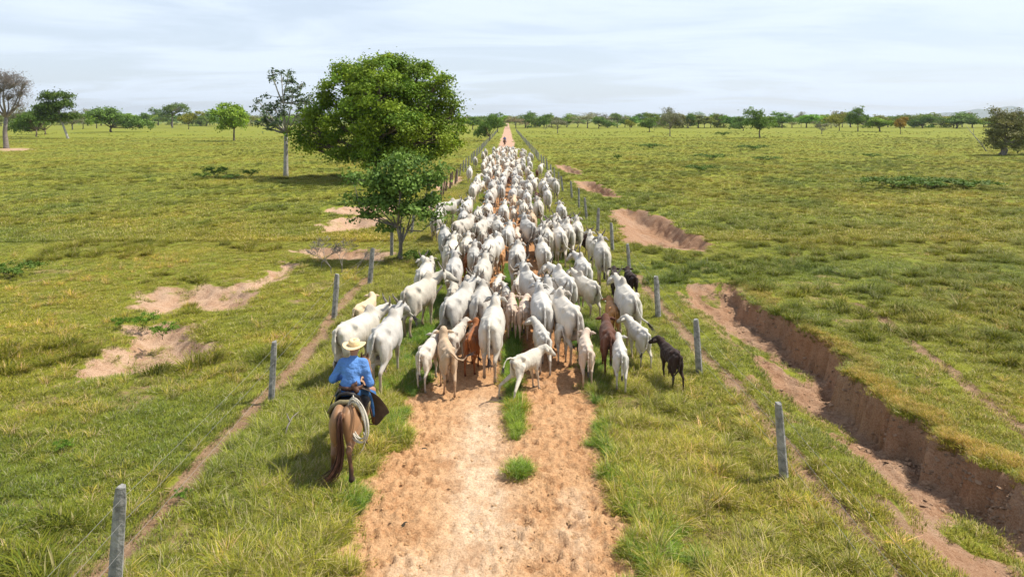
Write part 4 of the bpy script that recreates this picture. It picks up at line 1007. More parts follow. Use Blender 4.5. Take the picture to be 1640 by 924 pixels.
# ------------------------------------------------------------------ trees
def leaves(P, s, r, out, cols, elong=1.7, up=.35):
    """one rhombic leaf per point: P points, out outward directions"""
    n = len(P); nrm = out*.55+r.normal(0, .55, (n, 3))+np.array([0, 0, up]); nrm /= np.linalg.norm(nrm, axis=1)[:, None]
    d = r.normal(0, 1, (n, 3)); d -= (d*nrm).sum(1)[:, None]*nrm; d /= np.linalg.norm(d, axis=1)[:, None]; w = np.cross(nrm, d)
    sz = (s*r.uniform(.6, 1.3, n))[:, None]; a = P-d*sz*elong*.5; b = P+w*sz*.5-d*sz*.1; c = P+d*sz*elong*.5-nrm*sz*.15; e = P-w*sz*.5-d*sz*.1
    V = np.stack([a, b, c, e], 1).reshape(-1, 3); F_ = np.arange(4*n).reshape(n, 4); C = np.repeat(cols, 4, 0)
    return V, F_, C
def tree_meshes(seed, H, lobes, n_leaf, leaf, col, col2, trunk_r=.2, fork=.3, bark='bark', clump=.5, dens=1.0, nstem=1, twig=6, lean=(0, 0), hollow=.6, elong=1.7):
    """lobes: (cx, cy, cz, rx, ry, rz); returns crown and trunk meshes"""
    r = np.random.default_rng(seed); mb = MB(); fk = np.array([lean[0]*fork, lean[1]*fork, H*fork])
    stems = []
    for k in range(nstem):
        o = np.array([r.normal(0, trunk_r*.9), r.normal(0, trunk_r*.9), 0]) if nstem > 1 else np.zeros(3)
        top = fk+(r.normal(0, .25, 3)*np.array([1, 1, .3])*H*.15 if nstem > 1 else 0); stems.append(top)
        m = (o+top)/2+r.normal(0, trunk_r*.5, 3); rr = trunk_r*(1 if nstem == 1 else .55)
        mb.tube([o-[0, 0, .3], o+(top-o)*.06, m, top], [rr*1.5, rr*1.12, rr*.9, rr*.72], 9)
    P = []; O = []; CC = []
    vol = np.array([(l[3]*l[4]*l[5])**(2/3) for l in lobes]); vol /= vol.sum()
    for li, l in enumerate(lobes):
        c = np.array(l[:3]); R = np.array(l[3:6]); st = min(stems, key=lambda q: np.linalg.norm(q-c)); br = trunk_r*.55*(1 if nstem == 1 else .6)
        mid = st*.45+c*.55+r.normal(0, .08, 3)*np.linalg.norm(c-st)-np.array([0, 0, .05*np.linalg.norm(c-st)])
        mb.tube([st-(c-st)*.03, mid, c], [br, br*.6, br*.3], 7)
        n = int(n_leaf*vol[li]); nc = max(int(n/45*dens), 4)
        d = r.normal(0, 1, (nc, 3)); d /= np.linalg.norm(d, axis=1)[:, None]; d[:, 2] = np.where(d[:, 2] < -.35, -d[:, 2], d[:, 2])
        cen = c+d*R*(r.uniform(hollow, 1.02, nc)[:, None])
        for t in range(min(twig, nc)):
            q = cen[t]; mb.tube([mid*.35+c*.65, (c+q)/2+r.normal(0, .05, 3)*R, q], [br*.32, br*.2, br*.07], 5, False)
        k = r.integers(0, nc, n); g = r.normal(0, 1, (n, 3))*clump*np.array([1, 1, .62])*r.uniform(.55, 1.25, nc)[k][:, None]
        P.append(cen[k]+g); O.append(d[k]); tt = r.random(nc)[k]*.75+r.random(n)*.25; sh = .75+.5*r.random(nc)[k]
        CC.append((np.array(col)*(1-tt[:, None])+np.array(col2)*tt[:, None])*sh[:, None])
    V, F_, C = leaves(np.vstack(P), leaf, r, np.vstack(O), np.vstack(CC), elong)
    cr = mesh('crown', V, F_, C, smooth=False); cr.materials.append(M['leaf']); tk = mb.me('trunk'); tk.materials.append(M[bark])
    return cr, tk
def place_tree(ms, name, loc, label, cat='tree', group=None, rz=0, sc=1, tint=(1, 1, 1), sxy=None):
    o = empty(name, loc, rz, sc)
    if sxy: o.scale = (sc*sxy, sc*sxy, sc)
    tag(o, label, cat, group)
    if ms[0] is not None: c = link('crown', ms[0], o); c.color = (*tint, 1)
    link('trunk', ms[1], o)
    return o
DG, MG, YG, OG = (.10, .18, .024), (.12, .19, .022), (.24, .30, .03), (.16, .18, .04)
r0 = np.random.default_rng(11)
# the big round tree
b = at(603, 286); pm = FPX/ (b.y); mpp = 1/pm
def lob(px, py, rx, ry, dy=0, rd=None):   # lobe given by its place in the photograph at the tree's distance
    p = at_y(px, py, b.y+dy); return (p.x-b.x, dy, p.z, rx*mpp, (rd or rx)*mpp, ry*mpp)
big = [lob(598, 118, 52, 24), lob(560, 150, 42, 34, -1), lob(650, 135, 50, 34, 1), lob(610, 160, 60, 40, -2.5), lob(690, 165, 36, 34, 0), lob(712, 200, 28, 36, .5), lob(530, 190, 36, 28, -1), lob(500, 212, 26, 26, 0), lob(490, 232, 14, 12, 0),
       lob(570, 205, 44, 34, -3), lob(630, 210, 52, 34, -3.5), lob(680, 225, 42, 30, -2), lob(715, 238, 22, 20, 0), lob(600, 245, 40, 18, -2.5), lob(655, 245, 34, 16, -2), lob(600, 165, 45, 36, 3), lob(660, 195, 42, 34, 3), lob(545, 112, 13, 9, 0), lob(500, 185, 13, 10, 0), lob(618, 96, 16, 8, 0), lob(672, 112, 14, 9, 1), lob(735, 215, 10, 12, 0), lob(480, 225, 10, 9, 0), lob(520, 160, 13, 10, -1), lob(540, 225, 36, 16, 1.5), lob(625, 190, 50, 34, 0), lob(600, 262, 24, 10, -1.5), lob(690, 250, 22, 12, 0), lob(560, 125, 20, 14, 1), lob(640, 104, 22, 12, .5), lob(700, 135, 18, 14, -1), lob(728, 180, 12, 16, 0), lob(615, 258, 44, 16, -1.5), lob(662, 254, 34, 14, -2), lob(700, 246, 24, 14, -.5), lob(575, 248, 30, 12, -1.5), lob(520, 236, 28, 16, -.5), lob(548, 250, 22, 10, -1), lob(575, 180, 24, 18, -4)]
bt = tree_meshes(1, 11, big, 80000, .16, (.085, .18, .014), (.30, .385, .028), .42, .26, clump=.46, twig=9, hollow=.82, dens=.30)
place_tree(bt, 'broadleaf_tree', b, 'largest tree of the scene, broad round dense green crown left of the herd')
# the small tree at the fence
b = at(641, 415); mpp = (b.y)/FPX
sm = [lob(640, 268, 38, 20), lob(595, 295, 34, 20), lob(690, 290, 24, 18), lob(640, 300, 40, 24, -.4), lob(690, 325, 22, 18), lob(610, 330, 36, 18, -.3), lob(655, 340, 38, 18, -.4), lob(575, 322, 20, 10), lob(585, 348, 22, 8, -.2), lob(700, 350, 14, 10), lob(640, 310, 40, 30, .6), lob(618, 365, 14, 8), lob(565, 285, 12, 10), lob(705, 272, 12, 8), lob(642, 250, 14, 8)]
st_ = tree_meshes(2, 4.2, sm, 7600, .10, (.075, .155, .03), (.21, .31, .05), .10, .30, 'barkg', clump=.22, nstem=4, twig=14, hollow=.35, dens=1.5)
place_tree(st_, 'young_tree', b, 'small loose leaved tree with several stems at the left fence before the biggest tree')
# pale open tree with leaf rosettes at the branch ends
b = at(458, 283); mpp = (b.y)/FPX
r = np.random.default_rng(3); mb = MB(); P3 = lambda px, py, dy=0: Vector(at_y(px, py, b.y+dy))-b
mb.tube([(0, 0, -.3), (0, 0, .4), P3(458, 240), P3(458, 214)], [.30, .24, .20, .17], 9)
tips = []
def branch(p0, p1, r0_, r1, k=3):
    m = (Vector(p0)+Vector(p1))/2+Vector((0, 0, -.12)); mb.tube([p0, m, p1], [r0_, (r0_+r1)/2, r1], 6); tips.append(Vector(p1))
    for i in range(k):
        t = r.uniform(.45, .95); q = Vector(p0).lerp(Vector(p1), t); e = q+Vector((r.normal(0, .65), r.normal(0, .6), abs(r.normal(.5, .35)))); mb.tube([q, (q+e)/2+Vector((0, 0, -.08)), e], [r1*.9, r1*.7, r1*.5], 5); tips.append(e)
f = P3(458, 214)
for px, py, dy in ((448, 160, 0), (436, 120, .5), (450, 115, -.6), (462, 118, .6), (470, 145, -1), (484, 135, 1), (412, 160, .8), (408, 172, -1), (425, 190, .6), (505, 165, .4), (515, 162, -.5), (480, 175, -1.2), (440, 172, 1.6), (492, 190, 1), (410, 196, -.4), (430, 205, -1.4), (485, 160, .2)):
    s0 = f if r.random() < .5 or py > 170 else P3(452, 165)
    branch(s0, P3(px, py, dy), .09, .04)
pts = []; od = []
for t in tips:
    for k in range(34):
        a = r.uniform(0, 2*pi); rad_ = r.uniform(.05, .52); pts.append(t+Vector((rad_*cos(a), rad_*sin(a), r.normal(.0, .13)-.35*rad_))); od.append((cos(a)*.3, sin(a)*.3, .8))
cl = np.array([.12, .165, .085])*np.random.default_rng(5).uniform(.6, 1.5, (len(pts), 1))
V, F_, C = leaves(np.array(pts), .17, np.random.default_rng(6), np.array(od), cl, 2.0)
cr = mesh('crown', V, F_, C, smooth=False); cr.materials.append(M['leaf']); tk = mb.me('trunk'); tk.materials.append(M['barkw'])
place_tree((cr, tk), 'pale_trunk_tree', b, 'thin open tree with pale trunk and leaf clusters, left of the biggest tree')
# bare tree at the left edge
def bare_tree(seed, H, r_, spread, lean=0, col='barkg', depth=6, twigr=.018):
    r = random.Random(seed); mb = MB()
    def go(p, d, l, rr, dep):
        q = p+d*l; mb.tube([p, (p+q)/2+Vector((r.gauss(0, .04), r.gauss(0, .04), 0))*l, q], [rr, rr*.86, rr*.72], 6 if dep > 3 else 4, False)
        if dep == 0: return
        for k in range(2 if dep > 4 else r.choice((2, 3, 3))):
            a = r.uniform(0, 2*pi); t = r.uniform(.3, .75)*spread; e = Vector((cos(a), sin(a), 0)); nd = (d+e*t+Vector((0, 0, .10))).normalized(); go(q, nd, l*r.uniform(.66, .86), max(rr*.62, twigr), dep-1)
    go(Vector((0, 0, -.2)), Vector((lean, 0, 1)).normalized(), H*.30, r_, depth); m = mb.me('trunk'); m.materials.append(M[col]); return m
b = at(10, 238)
mpp = (b.y)/FPX
bl = [lob(20, 135, 22, 16), lob(0, 140, 24, 18), lob(34, 150, 14, 14), lob(8, 125, 24, 10), lob(-18, 150, 20, 16), lob(30, 170, 12, 10), lob(12, 155, 18, 10), lob(38, 135, 10, 10)]
bt2 = tree_meshes(61, 14, bl, 5200, .075, (.16, .135, .12), (.30, .26, .235), .42, .42, 'barkg', clump=.75, twig=22, hollow=.25, dens=3, elong=9)
place_tree(bt2, 'bare_tree', b, 'leafless grey brown tree at the left edge of the picture')
LBS = lambda k, w, h, z: [(r0.normal(0, w*.33), r0.normal(0, w*.33), z+r0.normal(0, h*.25), w*r0.uniform(.32, .5), w*r0.uniform(.32, .5), h*r0.uniform(.25, .4)) for _ in range(k)]
def proto(seed, H, w, z0, n, leaf, c1, c2, **kw):
    """a tree H tall, w wide, crown from z0 up"""
    k = kw.pop('k', 8); h = H-z0; L_ = LBS(k, w, h*.85, z0+h*.5)
    return tree_meshes(seed, H, L_, n, leaf, c1, c2, **kw)
# prototypes are 10 m tall
PR = {
 'round': proto(21, 10, 8, 1.4, 5200, .36, DG, (.15, .23, .03), trunk_r=.3, clump=.7),
 'dark': proto(22, 8, 11, 1.2, 7000, .36, (.075, .135, .024), (.15, .24, .035), trunk_r=.35, clump=.75, fork=.2),
 'bright': proto(23, 10, 8, 2.0, 5200, .36, (.14, .24, .02), (.27, .37, .03), trunk_r=.28, clump=.6),
 'yellow': proto(24, 8, 7, 2.0, 4500, .36, (.22, .24, .03), (.34, .33, .05), trunk_r=.22, clump=.6),
 'grey': proto(25, 9, 9, 2.6, 2500, .34, (.17, .18, .10), (.26, .25, .15), trunk_r=.28, bark='barkg', clump=.8, twig=12),
 'flat': proto(26, 10, 11, 4.2, 4200, .36, (.09, .15, .04), (.18, .24, .07), trunk_r=.32, clump=.6, fork=.5, bark='barkg', twig=10),
 'low': proto(27, 5, 8, .3, 4200, .36, (.09, .15, .03), (.20, .26, .05), trunk_r=.18, clump=.6, fork=.15),
 'bush': proto(28, 2, 3, .05, 1500, .15, (.08, .15, .022), (.17, .26, .04), trunk_r=.05, clump=.25, fork=.1),
}
PH = dict(round=10, dark=8, bright=10, yellow=8, grey=9, flat=10, low=5, bush=2); PWD = dict(round=8*1.15, dark=11*1.15, bright=8*1.15, yellow=7*1.15, grey=9*1.15, flat=11*1.15, low=8*1.15, bush=3.2)
def far_tree(px, py, top, w, kind, label, group=None, tint=(1, 1, 1), name=None, cat='tree'):
    b = at(px, py); d = b.y; H = at_y(px, top, b.y).z; wm = w*d/FPX; s = H/PH[kind]; sx = (wm/PWD[kind])/s; sx = min(max(sx, .45), 2.2)
    return place_tree(PR[kind], name or {'bush': 'bush', 'low': 'shrub'}.get(kind, 'tree'), b, label, cat, group, random.uniform(0, 6), s, tint, sx)
# leaning tree
b = at(109, 222); mpp = (b.y)/FPX
ll = [lob(90, 158, 22, 12), lob(80, 175, 20, 12), lob(100, 172, 18, 12), lob(112, 188, 10, 8), lob(66, 182, 14, 10), lob(95, 190, 18, 8), lob(75, 192, 14, 8)]
P_ = tree_meshes(31, 13, ll, 9000, .34, (.05, .10, .015), (.13, .19, .025), .30, .5, 'barkw', clump=.7, lean=(-5.0, 0), twig=8, hollow=.5)
place_tree(P_, 'leaning_tree', b, 'green tree on a pale trunk leaning left near the left edge')
TL = [
 (58, 219, 168, 42, 'dark', 'dark spreading tree behind the leaning one'), (72, 216, 178, 38, 'dark', 'low dark tree left of the leaning trunk'), (40, 210, 175, 40, 'grey', 'dull grey leaved tree behind the bare one'),
 (116, 208, 178, 36, 'grey', 'grey green thin tree right of the leaning trunk'), (133, 207, 180, 22, 'bright', 'light green tree right of the leaning one'),
 (178, 212, 174, 62, 'dark', 'wide dark low branched tree alone on the left pasture'), (226, 204, 182, 20, 'dark', 'small dark round tree in the left distance'), (254, 200, 174, 20, 'round', 'small umbrella shaped dark tree in the left distance'),
 (276, 205, 167, 44, 'flat', 'flat topped open tree in the left distance'), (302, 207, 182, 24, 'yellow', 'small yellow green tree below the flat topped one'), (330, 202, 178, 46, 'round', 'dull green tree row piece right of the flat topped tree'),
 (375, 226, 160, 50, 'bright', 'bright green upright tree left of the pale trunk tree'), (205, 203, 180, 30, 'bright', 'light green tree behind the wide dark one'), (155, 206, 181, 26, 'bright', 'light green tree left of the wide dark one'),
 (757, 208, 187, 26, 'round', 'round green tree just right of the biggest tree'), (784, 226, 186, 28, 'dark', 'dark tree standing beside the left fence far up the road'), (797, 212, 190, 20, 'round', 'dull tree beyond the dark one at the left fence'),
 (845, 206, 180, 20, 'round', 'taller dark green tree just right of the road end'), (893, 214, 190, 26, 'grey', 'brownish thin tree in front of the right treeline near the road'), (871, 206, 190, 14, 'round', 'small dark tree in the right treeline near the road'),
 (1073, 219, 177, 32, 'grey', 'grey trunked open tree in front of the right treeline'), (1040, 212, 190, 24, 'round', 'small round tree left of the grey trunked open one'), (1009, 209, 194, 14, 'yellow', 'small yellow tree before the right treeline'),
 (1103, 206, 184, 18, 'dark', 'dark narrow tree right of the grey trunked open one'), (1128, 205, 190, 24, 'yellow', 'pale green tree in the right treeline'), (1217, 221, 175, 36, 'round', 'solitary round crowned tree on a thin trunk, right pasture'),
 (1190, 210, 188, 26, 'dark', 'dark low tree behind the solitary round crowned one'), (1316, 215, 196, 22, 'grey', 'small bare branched tree on the right pasture'), (1344, 210, 184, 24, 'yellow', 'light yellow green tree left of the tall right one'),
 (1374, 211, 173, 28, 'round', 'tallest green tree of the right treeline'), (1409, 211, 186, 38, 'bright', 'pair like light green tree right of the tallest one'), (1442, 215, 191, 20, 'yellow', 'orange tinged small tree on the right pasture'),
 (1532, 206, 181, 46, 'round', 'broad dull green tree left of the big shrub'), (1478, 206, 186, 30, 'dark', 'dark tree in the right treeline left of the broad dull one'), (875, 205, 183, 22, 'round', 'green tree in the right treeline by the road'),
]
for px, py, tp, w, k, lb in TL: far_tree(px, py, tp, w, k, lb, 'scattered pasture trees', (1.25, .8, .6) if 'orange' in lb else (1.15, 1.15, 1.15))
# the treeline
def zone(x, top, L_):
    h = 'tall' if top < 183.5 else 'short' if top > 187 else 'middling'
    for a, w in L_:
        if x < a: return h, w
RZ = [(940, 'near the road end'), (1040, 'left of small round tree'), (1125, 'near grey open tree'), (1217, 'left of solitary tree'), (1300, 'just right of solitary tree'), (1374, 'left of tallest tree'), (1470, 'just right of tallest tree'), (9999, 'by the big shrub')]
LZ = [(60, 'by the bare tree'), (150, 'by the leaning tree'), (215, 'by wide dark tree'), (300, 'by flat topped tree'), (375, 'left of bright upright tree'), (480, 'by pale trunk tree'), (745, 'behind biggest tree'), (9999, 'left of the road end')]
KL = dict(round='rounded green', bright='light green', dark='dark spreading', flat='flat topped', low='low bushy', grey='dull grey green')
x = 826; i = 0
while x < 1700:
    w = random.uniform(13, 32); k = random.choice(['round', 'round', 'bright', 'dark', 'flat', 'low', 'grey', 'bright'])
    tp = random.uniform(179.5, 190); h, zn = zone(x, tp, RZ); lb = '%s %s tree, right horizon treeline, %s' % (h, KL[k], zn)
    far_tree(x, random.uniform(203.6, 206.3), tp, w*1.25, k, lb, lb.replace(' tree,', ' trees,'), tint=(random.uniform(1., 1.7), random.uniform(1.05, 1.5), 1.1)); x += w*.62
x = -40
while x < 810:
    w = random.uniform(18, 34); k = random.choice(['round', 'round', 'bright', 'dark', 'flat', 'low', 'grey'])
    tp = random.uniform(181, 189); h, zn = zone(x, tp, LZ); lb = '%s %s tree, left horizon treeline, %s' % (h, KL[k], zn)
    far_tree(x, random.uniform(200, 203), tp, w*1.2, k, lb, lb.replace(' tree,', ' trees,'), tint=(random.uniform(1., 1.6), random.uniform(1.05, 1.4), 1.1)); x += w*.8
# far woodland closing the horizon
r = np.random.default_rng(41); n = 30000
xx = r.uniform(-3200, 3200, n); yy = r.uniform(700, 1500, n); hh = 3.5+6*fbm(xx, yy, .012, 4)+1.5*fbm(xx, yy, .06, 2)
zz = hh*r.uniform(.0, 1, n)**.6
P = np.stack([xx, yy, zz], 1); tt = fbm(xx, yy, .02, 3)[:, None]+r.normal(0, .12, (n, 1)); cl = np.array([.12, .19, .06])*(1-tt)+np.array([.27, .33, .10])*tt
V, F_, C = leaves(P, 3.2, r, np.tile([0, -.6, .5], (n, 1)), cl, 1.2)
m_ = mesh('distant_woodland', V, F_, C, smooth=False); m_.materials.append(M['leaf'])
tag(link('distant_woodland', m_), 'far green woodland closing the plain along the whole horizon', 'woodland', kind='stuff')
# hills
def hills():
    v = []; f = []; n = 120; xs_ = np.linspace(1400, 11000, n); hh = 210*np.exp(-((xs_-6300)/1300)**2)+75*fbm(xs_, xs_*0, .0011, 4)*sstep(1500, 5200, xs_)
    hh = hh*.62
    for i in range(n):
        for j, (dy, k) in enumerate(((-900, 0), (-450, .62), (0, 1), (500, .6), (1000, 0))): v.append((xs_[i], 8200+dy, -6+hh[i]*k*(1+.1*sin(i*1.3+j))))
    f = [(i*5+j, (i+1)*5+j, (i+1)*5+j+1, i*5+j+1) for i in range(n-1) for j in range(4)]
    tag(link('hills', mesh('hills', v, f), None, M['hill']), kind='structure')
hills()
# big shrub with leaning bare stem, right edge
b = at(1606, 249); mpp = (b.y)/FPX
gs_ = [lob(1600, 195, 22, 14), lob(1625, 200, 20, 16), lob(1590, 215, 12, 14), lob(1610, 220, 22, 16, -.8), lob(1635, 225, 12, 14), lob(1612, 186, 12, 8), lob(1650, 205, 18, 18), lob(1585, 228, 12, 12), lob(1600, 236, 16, 9), lob(1628, 236, 16, 9), lob(1652, 228, 16, 14), lob(1618, 210, 26, 22), lob(1595, 180, 9, 8), lob(1632, 184, 10, 9)]
g1 = tree_meshes(51, 6.5, gs_, 12000, .17, (.15, .17, .055), (.30, .27, .11), .30, .28, 'barkg', clump=.38, nstem=7, twig=16, hollow=.4)
place_tree(g1, 'large_shrub', b, 'tall many stemmed brownish shrub at the right edge of the pasture')
b2 = at(1582, 244); mb = MB(); mb.tube([(0, 0, -.2), (-1.0, .3, 1.5), (-2.1, .5, 2.9), (-3.1, .8, 4.4)], [.12, .10, .07, .03], 7); mb.tube([(-2.1, .5, 2.9), (-2.0, .6, 4.3)], [.05, .02], 5)
m_ = mb.me('dead_tree'); m_.materials.append(M['barkw']); tag(link('dead_tree', m_), 'bare pale stem leaning left beside the big brownish shrub', 'dead tree').location = b2
# bushes
BU = [(347, 284, 266, 22, 'dark leafy bush left of the pale trunk tree'), (322, 287, 276, 16, 'small green bush at the left end of the bush row'), (400, 284, 271, 14, 'small bush right end of the row beside the pale trunk tree'), (372, 287, 279, 24, 'low flat bush in the middle of the bush row'),
      (1430, 303, 282, 62, 'left part of the long low green thicket on the right pasture'), (1490, 302, 284, 70, 'middle part of the long low green thicket on the right pasture'), (1550, 303, 287, 58, 'right part of the long low green thicket on the right pasture'),
      (1120, 276, 264, 30, 'green bush clump nearest the top of the right gully'), (1225, 258, 250, 40, 'low green bush clump in mid right pasture'), (1205, 241, 232, 50, 'low green bush patch farther back on right pasture'), (1138, 256, 246, 34, 'low bush clump left of mid right pasture'),
      (1157, 219, 211, 14, 'dark small bush before the right treeline'), (1395, 253, 246, 16, 'small dark bush far out on the right pasture'), (990, 257, 247, 8, 'tiny upright bush on the right pasture by the fence'), (1045, 238, 230, 30, 'low green patch of bush beyond the tiny upright one'), (1630, 247, 222, 22, 'green leafy bush at the foot of the big brownish shrub'),
      (260, 540, 517, 26, 'broad leaved seedling on the bare hollow slope'), (228, 524, 502, 26, 'left larger seedling above the bare hollow'), (192, 528, 508, 18, 'small seedling left of the bare hollow'), (20, 445, 420, 50, 'patch of leafy weeds at the left edge'), (100, 722, 706, 20, 'bright green weed in the left pasture'), (288, 800, 784, 18, 'bright green weed beside the trodden path'),
      (670, 425, 400, 30, 'leafy sprouts at the foot of the small fence tree')]
for px, py, tp, w, lb in BU: far_tree(px, py, tp, w, 'bush', lb, None, (1.3, 1.4, 1) if 'bright' in lb or 'seedling' in lb else (1, 1, 1), cat='bush')
# brown twiggy scrub by the left gully
sb = bare_tree(9, 1.5, .02, 1.5, 0, 'barkg', 6, .006)
for px, py, s, w in ((530, 440, 1.0, 'tallest'), (548, 436, .9, 'second from the right'), (515, 430, .8, 'leftmost'), (572, 437, .7, 'smallest and rightmost')):
    p = at(px, py); o = link('dry_scrub', sb); o.location = p; o.scale = (s,)*3; o.rotation_euler = (0, 0, px); tag(o, w+' clump of dry brown twiggy scrub by the left fence', 'scrub', 'dry scrub by the left fence')
p = at(455, 708); mb = MB(); mb.tube([(0, 0, .05), (.02, .12, .22), (.05, .3, .30), (.12, .42, .34)], [.014, .013, .010, .005], 7); mb.tube([(.03, .2, .27), (-.06, .32, .36)], [.015, .006], 5)
m_ = mb.me('dry_branch'); m_.materials.append(M['barkg']); tag(link('dry_branch', m_), 'bleached forked branch lying in the grass left of the tan horse', 'branch').location = p
# dung
def dung(px, py, s, lb):
    p = at(px, py); r = random.Random(px); v = []; n = 12
    for i in range(4):
        for j in range(n): a = 2*pi*j/n; rr = s*(1-.27*i)*(1+.25*sin(a*3+px)+r.uniform(-.1, .1)); v.append((rr*cos(a), rr*sin(a)*.8, [-.02, .03, .055, .06][i]*s*5))
    f = [(i*n+j, i*n+(j+1) % n, (i+1)*n+(j+1) % n, (i+1)*n+j) for i in range(3) for j in range(n)]+[tuple(3*n+j for j in range(n))]
    o = link('dung_pat', mesh('dung_pat', v, f), None, M['dung']); o.location = (p.x, p.y, float(hgt(p.x, p.y)[0])-.01); tag(o, lb, 'dung')
for q in ((650, 832, .07, 'dark dung pat on the left wheel track of the road'), (678, 713, .07, 'dung pat at the left road edge right of the horse'), (1598, 562, .13, 'dark dung pat on the right pasture, upper of two'), (1622, 578, .12, 'dark dung pat on the right pasture, lower of two'), (1385, 503, .10, 'dung pat beside the right pasture path'), (1592, 548, .09, 'small dung pat above the two on the right pasture')): dung(*q)

# ------------------------------------------------------------------ grass
def clump(seed, n, h, rad, w, lean, dry, seg=3):
    r = np.random.default_rng(seed); V = []; F_ = []; C = []
    g = np.array([.165, .225, .024]); yl = np.array([.395, .375, .045]); dr = np.array([.60, .51, .28])
    for k in range(n):
        a = r.uniform(0, 2*pi); q = rad*math.sqrt(r.random()); p = np.array([q*cos(a), q*sin(a), -.02]); l = h*r.uniform(.5, 1.15)
        o = np.array([cos(a+r.normal(0, .8)), sin(a+r.normal(0, .8)), 0]); ln = lean*r.uniform(.3, 1.5); sd_ = np.array([-o[1], o[0], 0])+r.normal(0, .3, 3); ww = w*r.uniform(.7, 1.3); b = len(V)
        c = dr*r.uniform(.7, 1.1) if r.random() < dry else (g*(1-(u := r.random()))+yl*u)*r.uniform(.75, 1.15)
        for i in range(seg+1):
            t = i/seg; x = p+np.array([0, 0, 1])*l*t*(1-.35*ln*t)+o*l*ln*t*t*.9
            if i < seg: V += [x-sd_*ww*(1-t*.6), x+sd_*ww*(1-t*.6)]; C += [c*(.8+.3*t)]*2
            else: V.append(x); C.append(c*1.1)
        for i in range(seg-1): F_ += [(b+2*i, b+2*i+1, b+2*i+3), (b+2*i, b+2*i+3, b+2*i+2)]
        F_.append((b+2*seg-2, b+2*seg-1, b+2*seg))
    me = mesh('tuft', np.array(V), np.array(F_), np.array(C), smooth=True); me.materials.append(M['blade']); return me
def coll(name, ms):
    c = bpy.data.collections.new(name)
    for m in ms: c.objects.link(bpy.data.objects.new(name+'_tuft', m))
    return c
CT = coll('turf', [clump(i, 80, .085, .18, .0038, .8, .16) for i in range(3)])
CL = coll('long', [clump(10+i, 64, .34, .13, .0042, .85, .20, 4) for i in range(4)])
CF = coll('farturf', [clump(20+i, 60, .20, .30, .010, .75, .13) for i in range(3)])
CK = coll('tussock', [clump(30+i, 170, .26, .21, .0062, .85, .12, 3) for i in range(3)])
def scatter(name, label, c, pts, rot, scl, tint, nvar):
    me = bpy.data.meshes.new(name); n = len(pts); me.vertices.add(n); me.vertices.foreach_set('co', np.asarray(pts, np.float32).ravel())
    a = me.attributes.new('rot', 'FLOAT_VECTOR', 'POINT'); a.data.foreach_set('vector', np.asarray(rot, np.float32).ravel())
    a = me.attributes.new('scl', 'FLOAT_VECTOR', 'POINT'); a.data.foreach_set('vector', np.asarray(scl, np.float32).ravel())
    a = me.attributes.new('tint', 'FLOAT_COLOR', 'POINT'); t = np.ones((n, 4), np.float32); t[:, :3] = tint; a.data.foreach_set('color', t.ravel())
    a = me.attributes.new('pick', 'INT', 'POINT'); a.data.foreach_set('value', rng.integers(0, nvar, n).astype(np.int32))
    o = bpy.data.objects.new(name, me); COL.objects.link(o); tag(o, label, 'grass', kind='stuff')
    ng = bpy.data.node_groups.new(name, 'GeometryNodeTree'); ng.interface.new_socket('Geometry', in_out='INPUT', socket_type='NodeSocketGeometry'); ng.interface.new_socket('Geometry', in_out='OUTPUT', socket_type='NodeSocketGeometry')
    N = ng.nodes; L = ng.links; gi = N.new('NodeGroupInput'); go = N.new('NodeGroupOutput'); ip = N.new('GeometryNodeInstanceOnPoints'); ci = N.new('GeometryNodeCollectionInfo')
    ci.inputs[0].default_value = c; ci.inputs[1].default_value = True; ci.inputs[2].default_value = True
    def na(nm, ty):
        q = N.new('GeometryNodeInputNamedAttribute'); q.data_type = ty; q.inputs[0].default_value = nm; return q.outputs[0]
    m2p = N.new('GeometryNodeMeshToPoints'); L.new(gi.outputs[0], m2p.inputs[0]); L.new(m2p.outputs[0], ip.inputs['Points']); L.new(ci.outputs[0], ip.inputs['Instance']); ip.inputs['Pick Instance'].default_value = True
    L.new(na('pick', 'INT'), ip.inputs['Instance Index']); L.new(na('scl', 'FLOAT_VECTOR'), ip.inputs['Scale'])
    er = N.new('FunctionNodeEulerToRotation'); L.new(na('rot', 'FLOAT_VECTOR'), er.inputs[0]); L.new(er.outputs[0], ip.inputs['Rotation']); L.new(ip.outputs[0], go.inputs[0])
    md = o.modifiers.new('grass', 'NODES'); md.node_group = ng
    return o
def fan(n, y0, y1, pw=1.0, marg=1.5):
    y = y0+(y1-y0)*rng.random(n)**pw; x = rng.uniform(-1, 1, n)*(.78*y+marg); return x, y
def tints(x, y, n, amp=.18):
    """green and yellow drift across the pasture"""
    a = fbm(x, y, .16, 4); b_ = fbm(x+200, y, .7, 3); t = np.ones((n, 3))
    t *= (1+(a-.42)[:, None]*np.array([1.0, .45, .2])); t *= (1+(b_-.5)[:, None]*np.array([.55, .3, .2])); t *= rng.uniform(1-amp, 1+amp, (n, 1)); return t
def make(name, label, c, nv, x, y, keep, smin, smax, tb=(1, 1, 1), hvar=1.0, zoff=0):
    z, s, k = layout(x, y); m = keep(x, y, s, z); x, y, z = x[m], y[m], z[m]; n = len(x)
    rot = np.stack([rng.normal(0, .12, n), rng.normal(0, .12, n), rng.uniform(0, 2*pi, n)], 1); s_ = rng.uniform(smin, smax, n); sc = np.stack([s_, s_, s_*rng.uniform(.75, 1.25*hvar, n)], 1)
    scatter(name, label, c, np.stack([x, y, z+zoff], 1), rot, sc, tints(x, y, n)*np.array(tb), nv); print(name, n)
def inverge(x): return ((x > ROAD_R-.1) & (x < 4.4)) | ((x < ROAD_L+.1) & (x > -4.9))
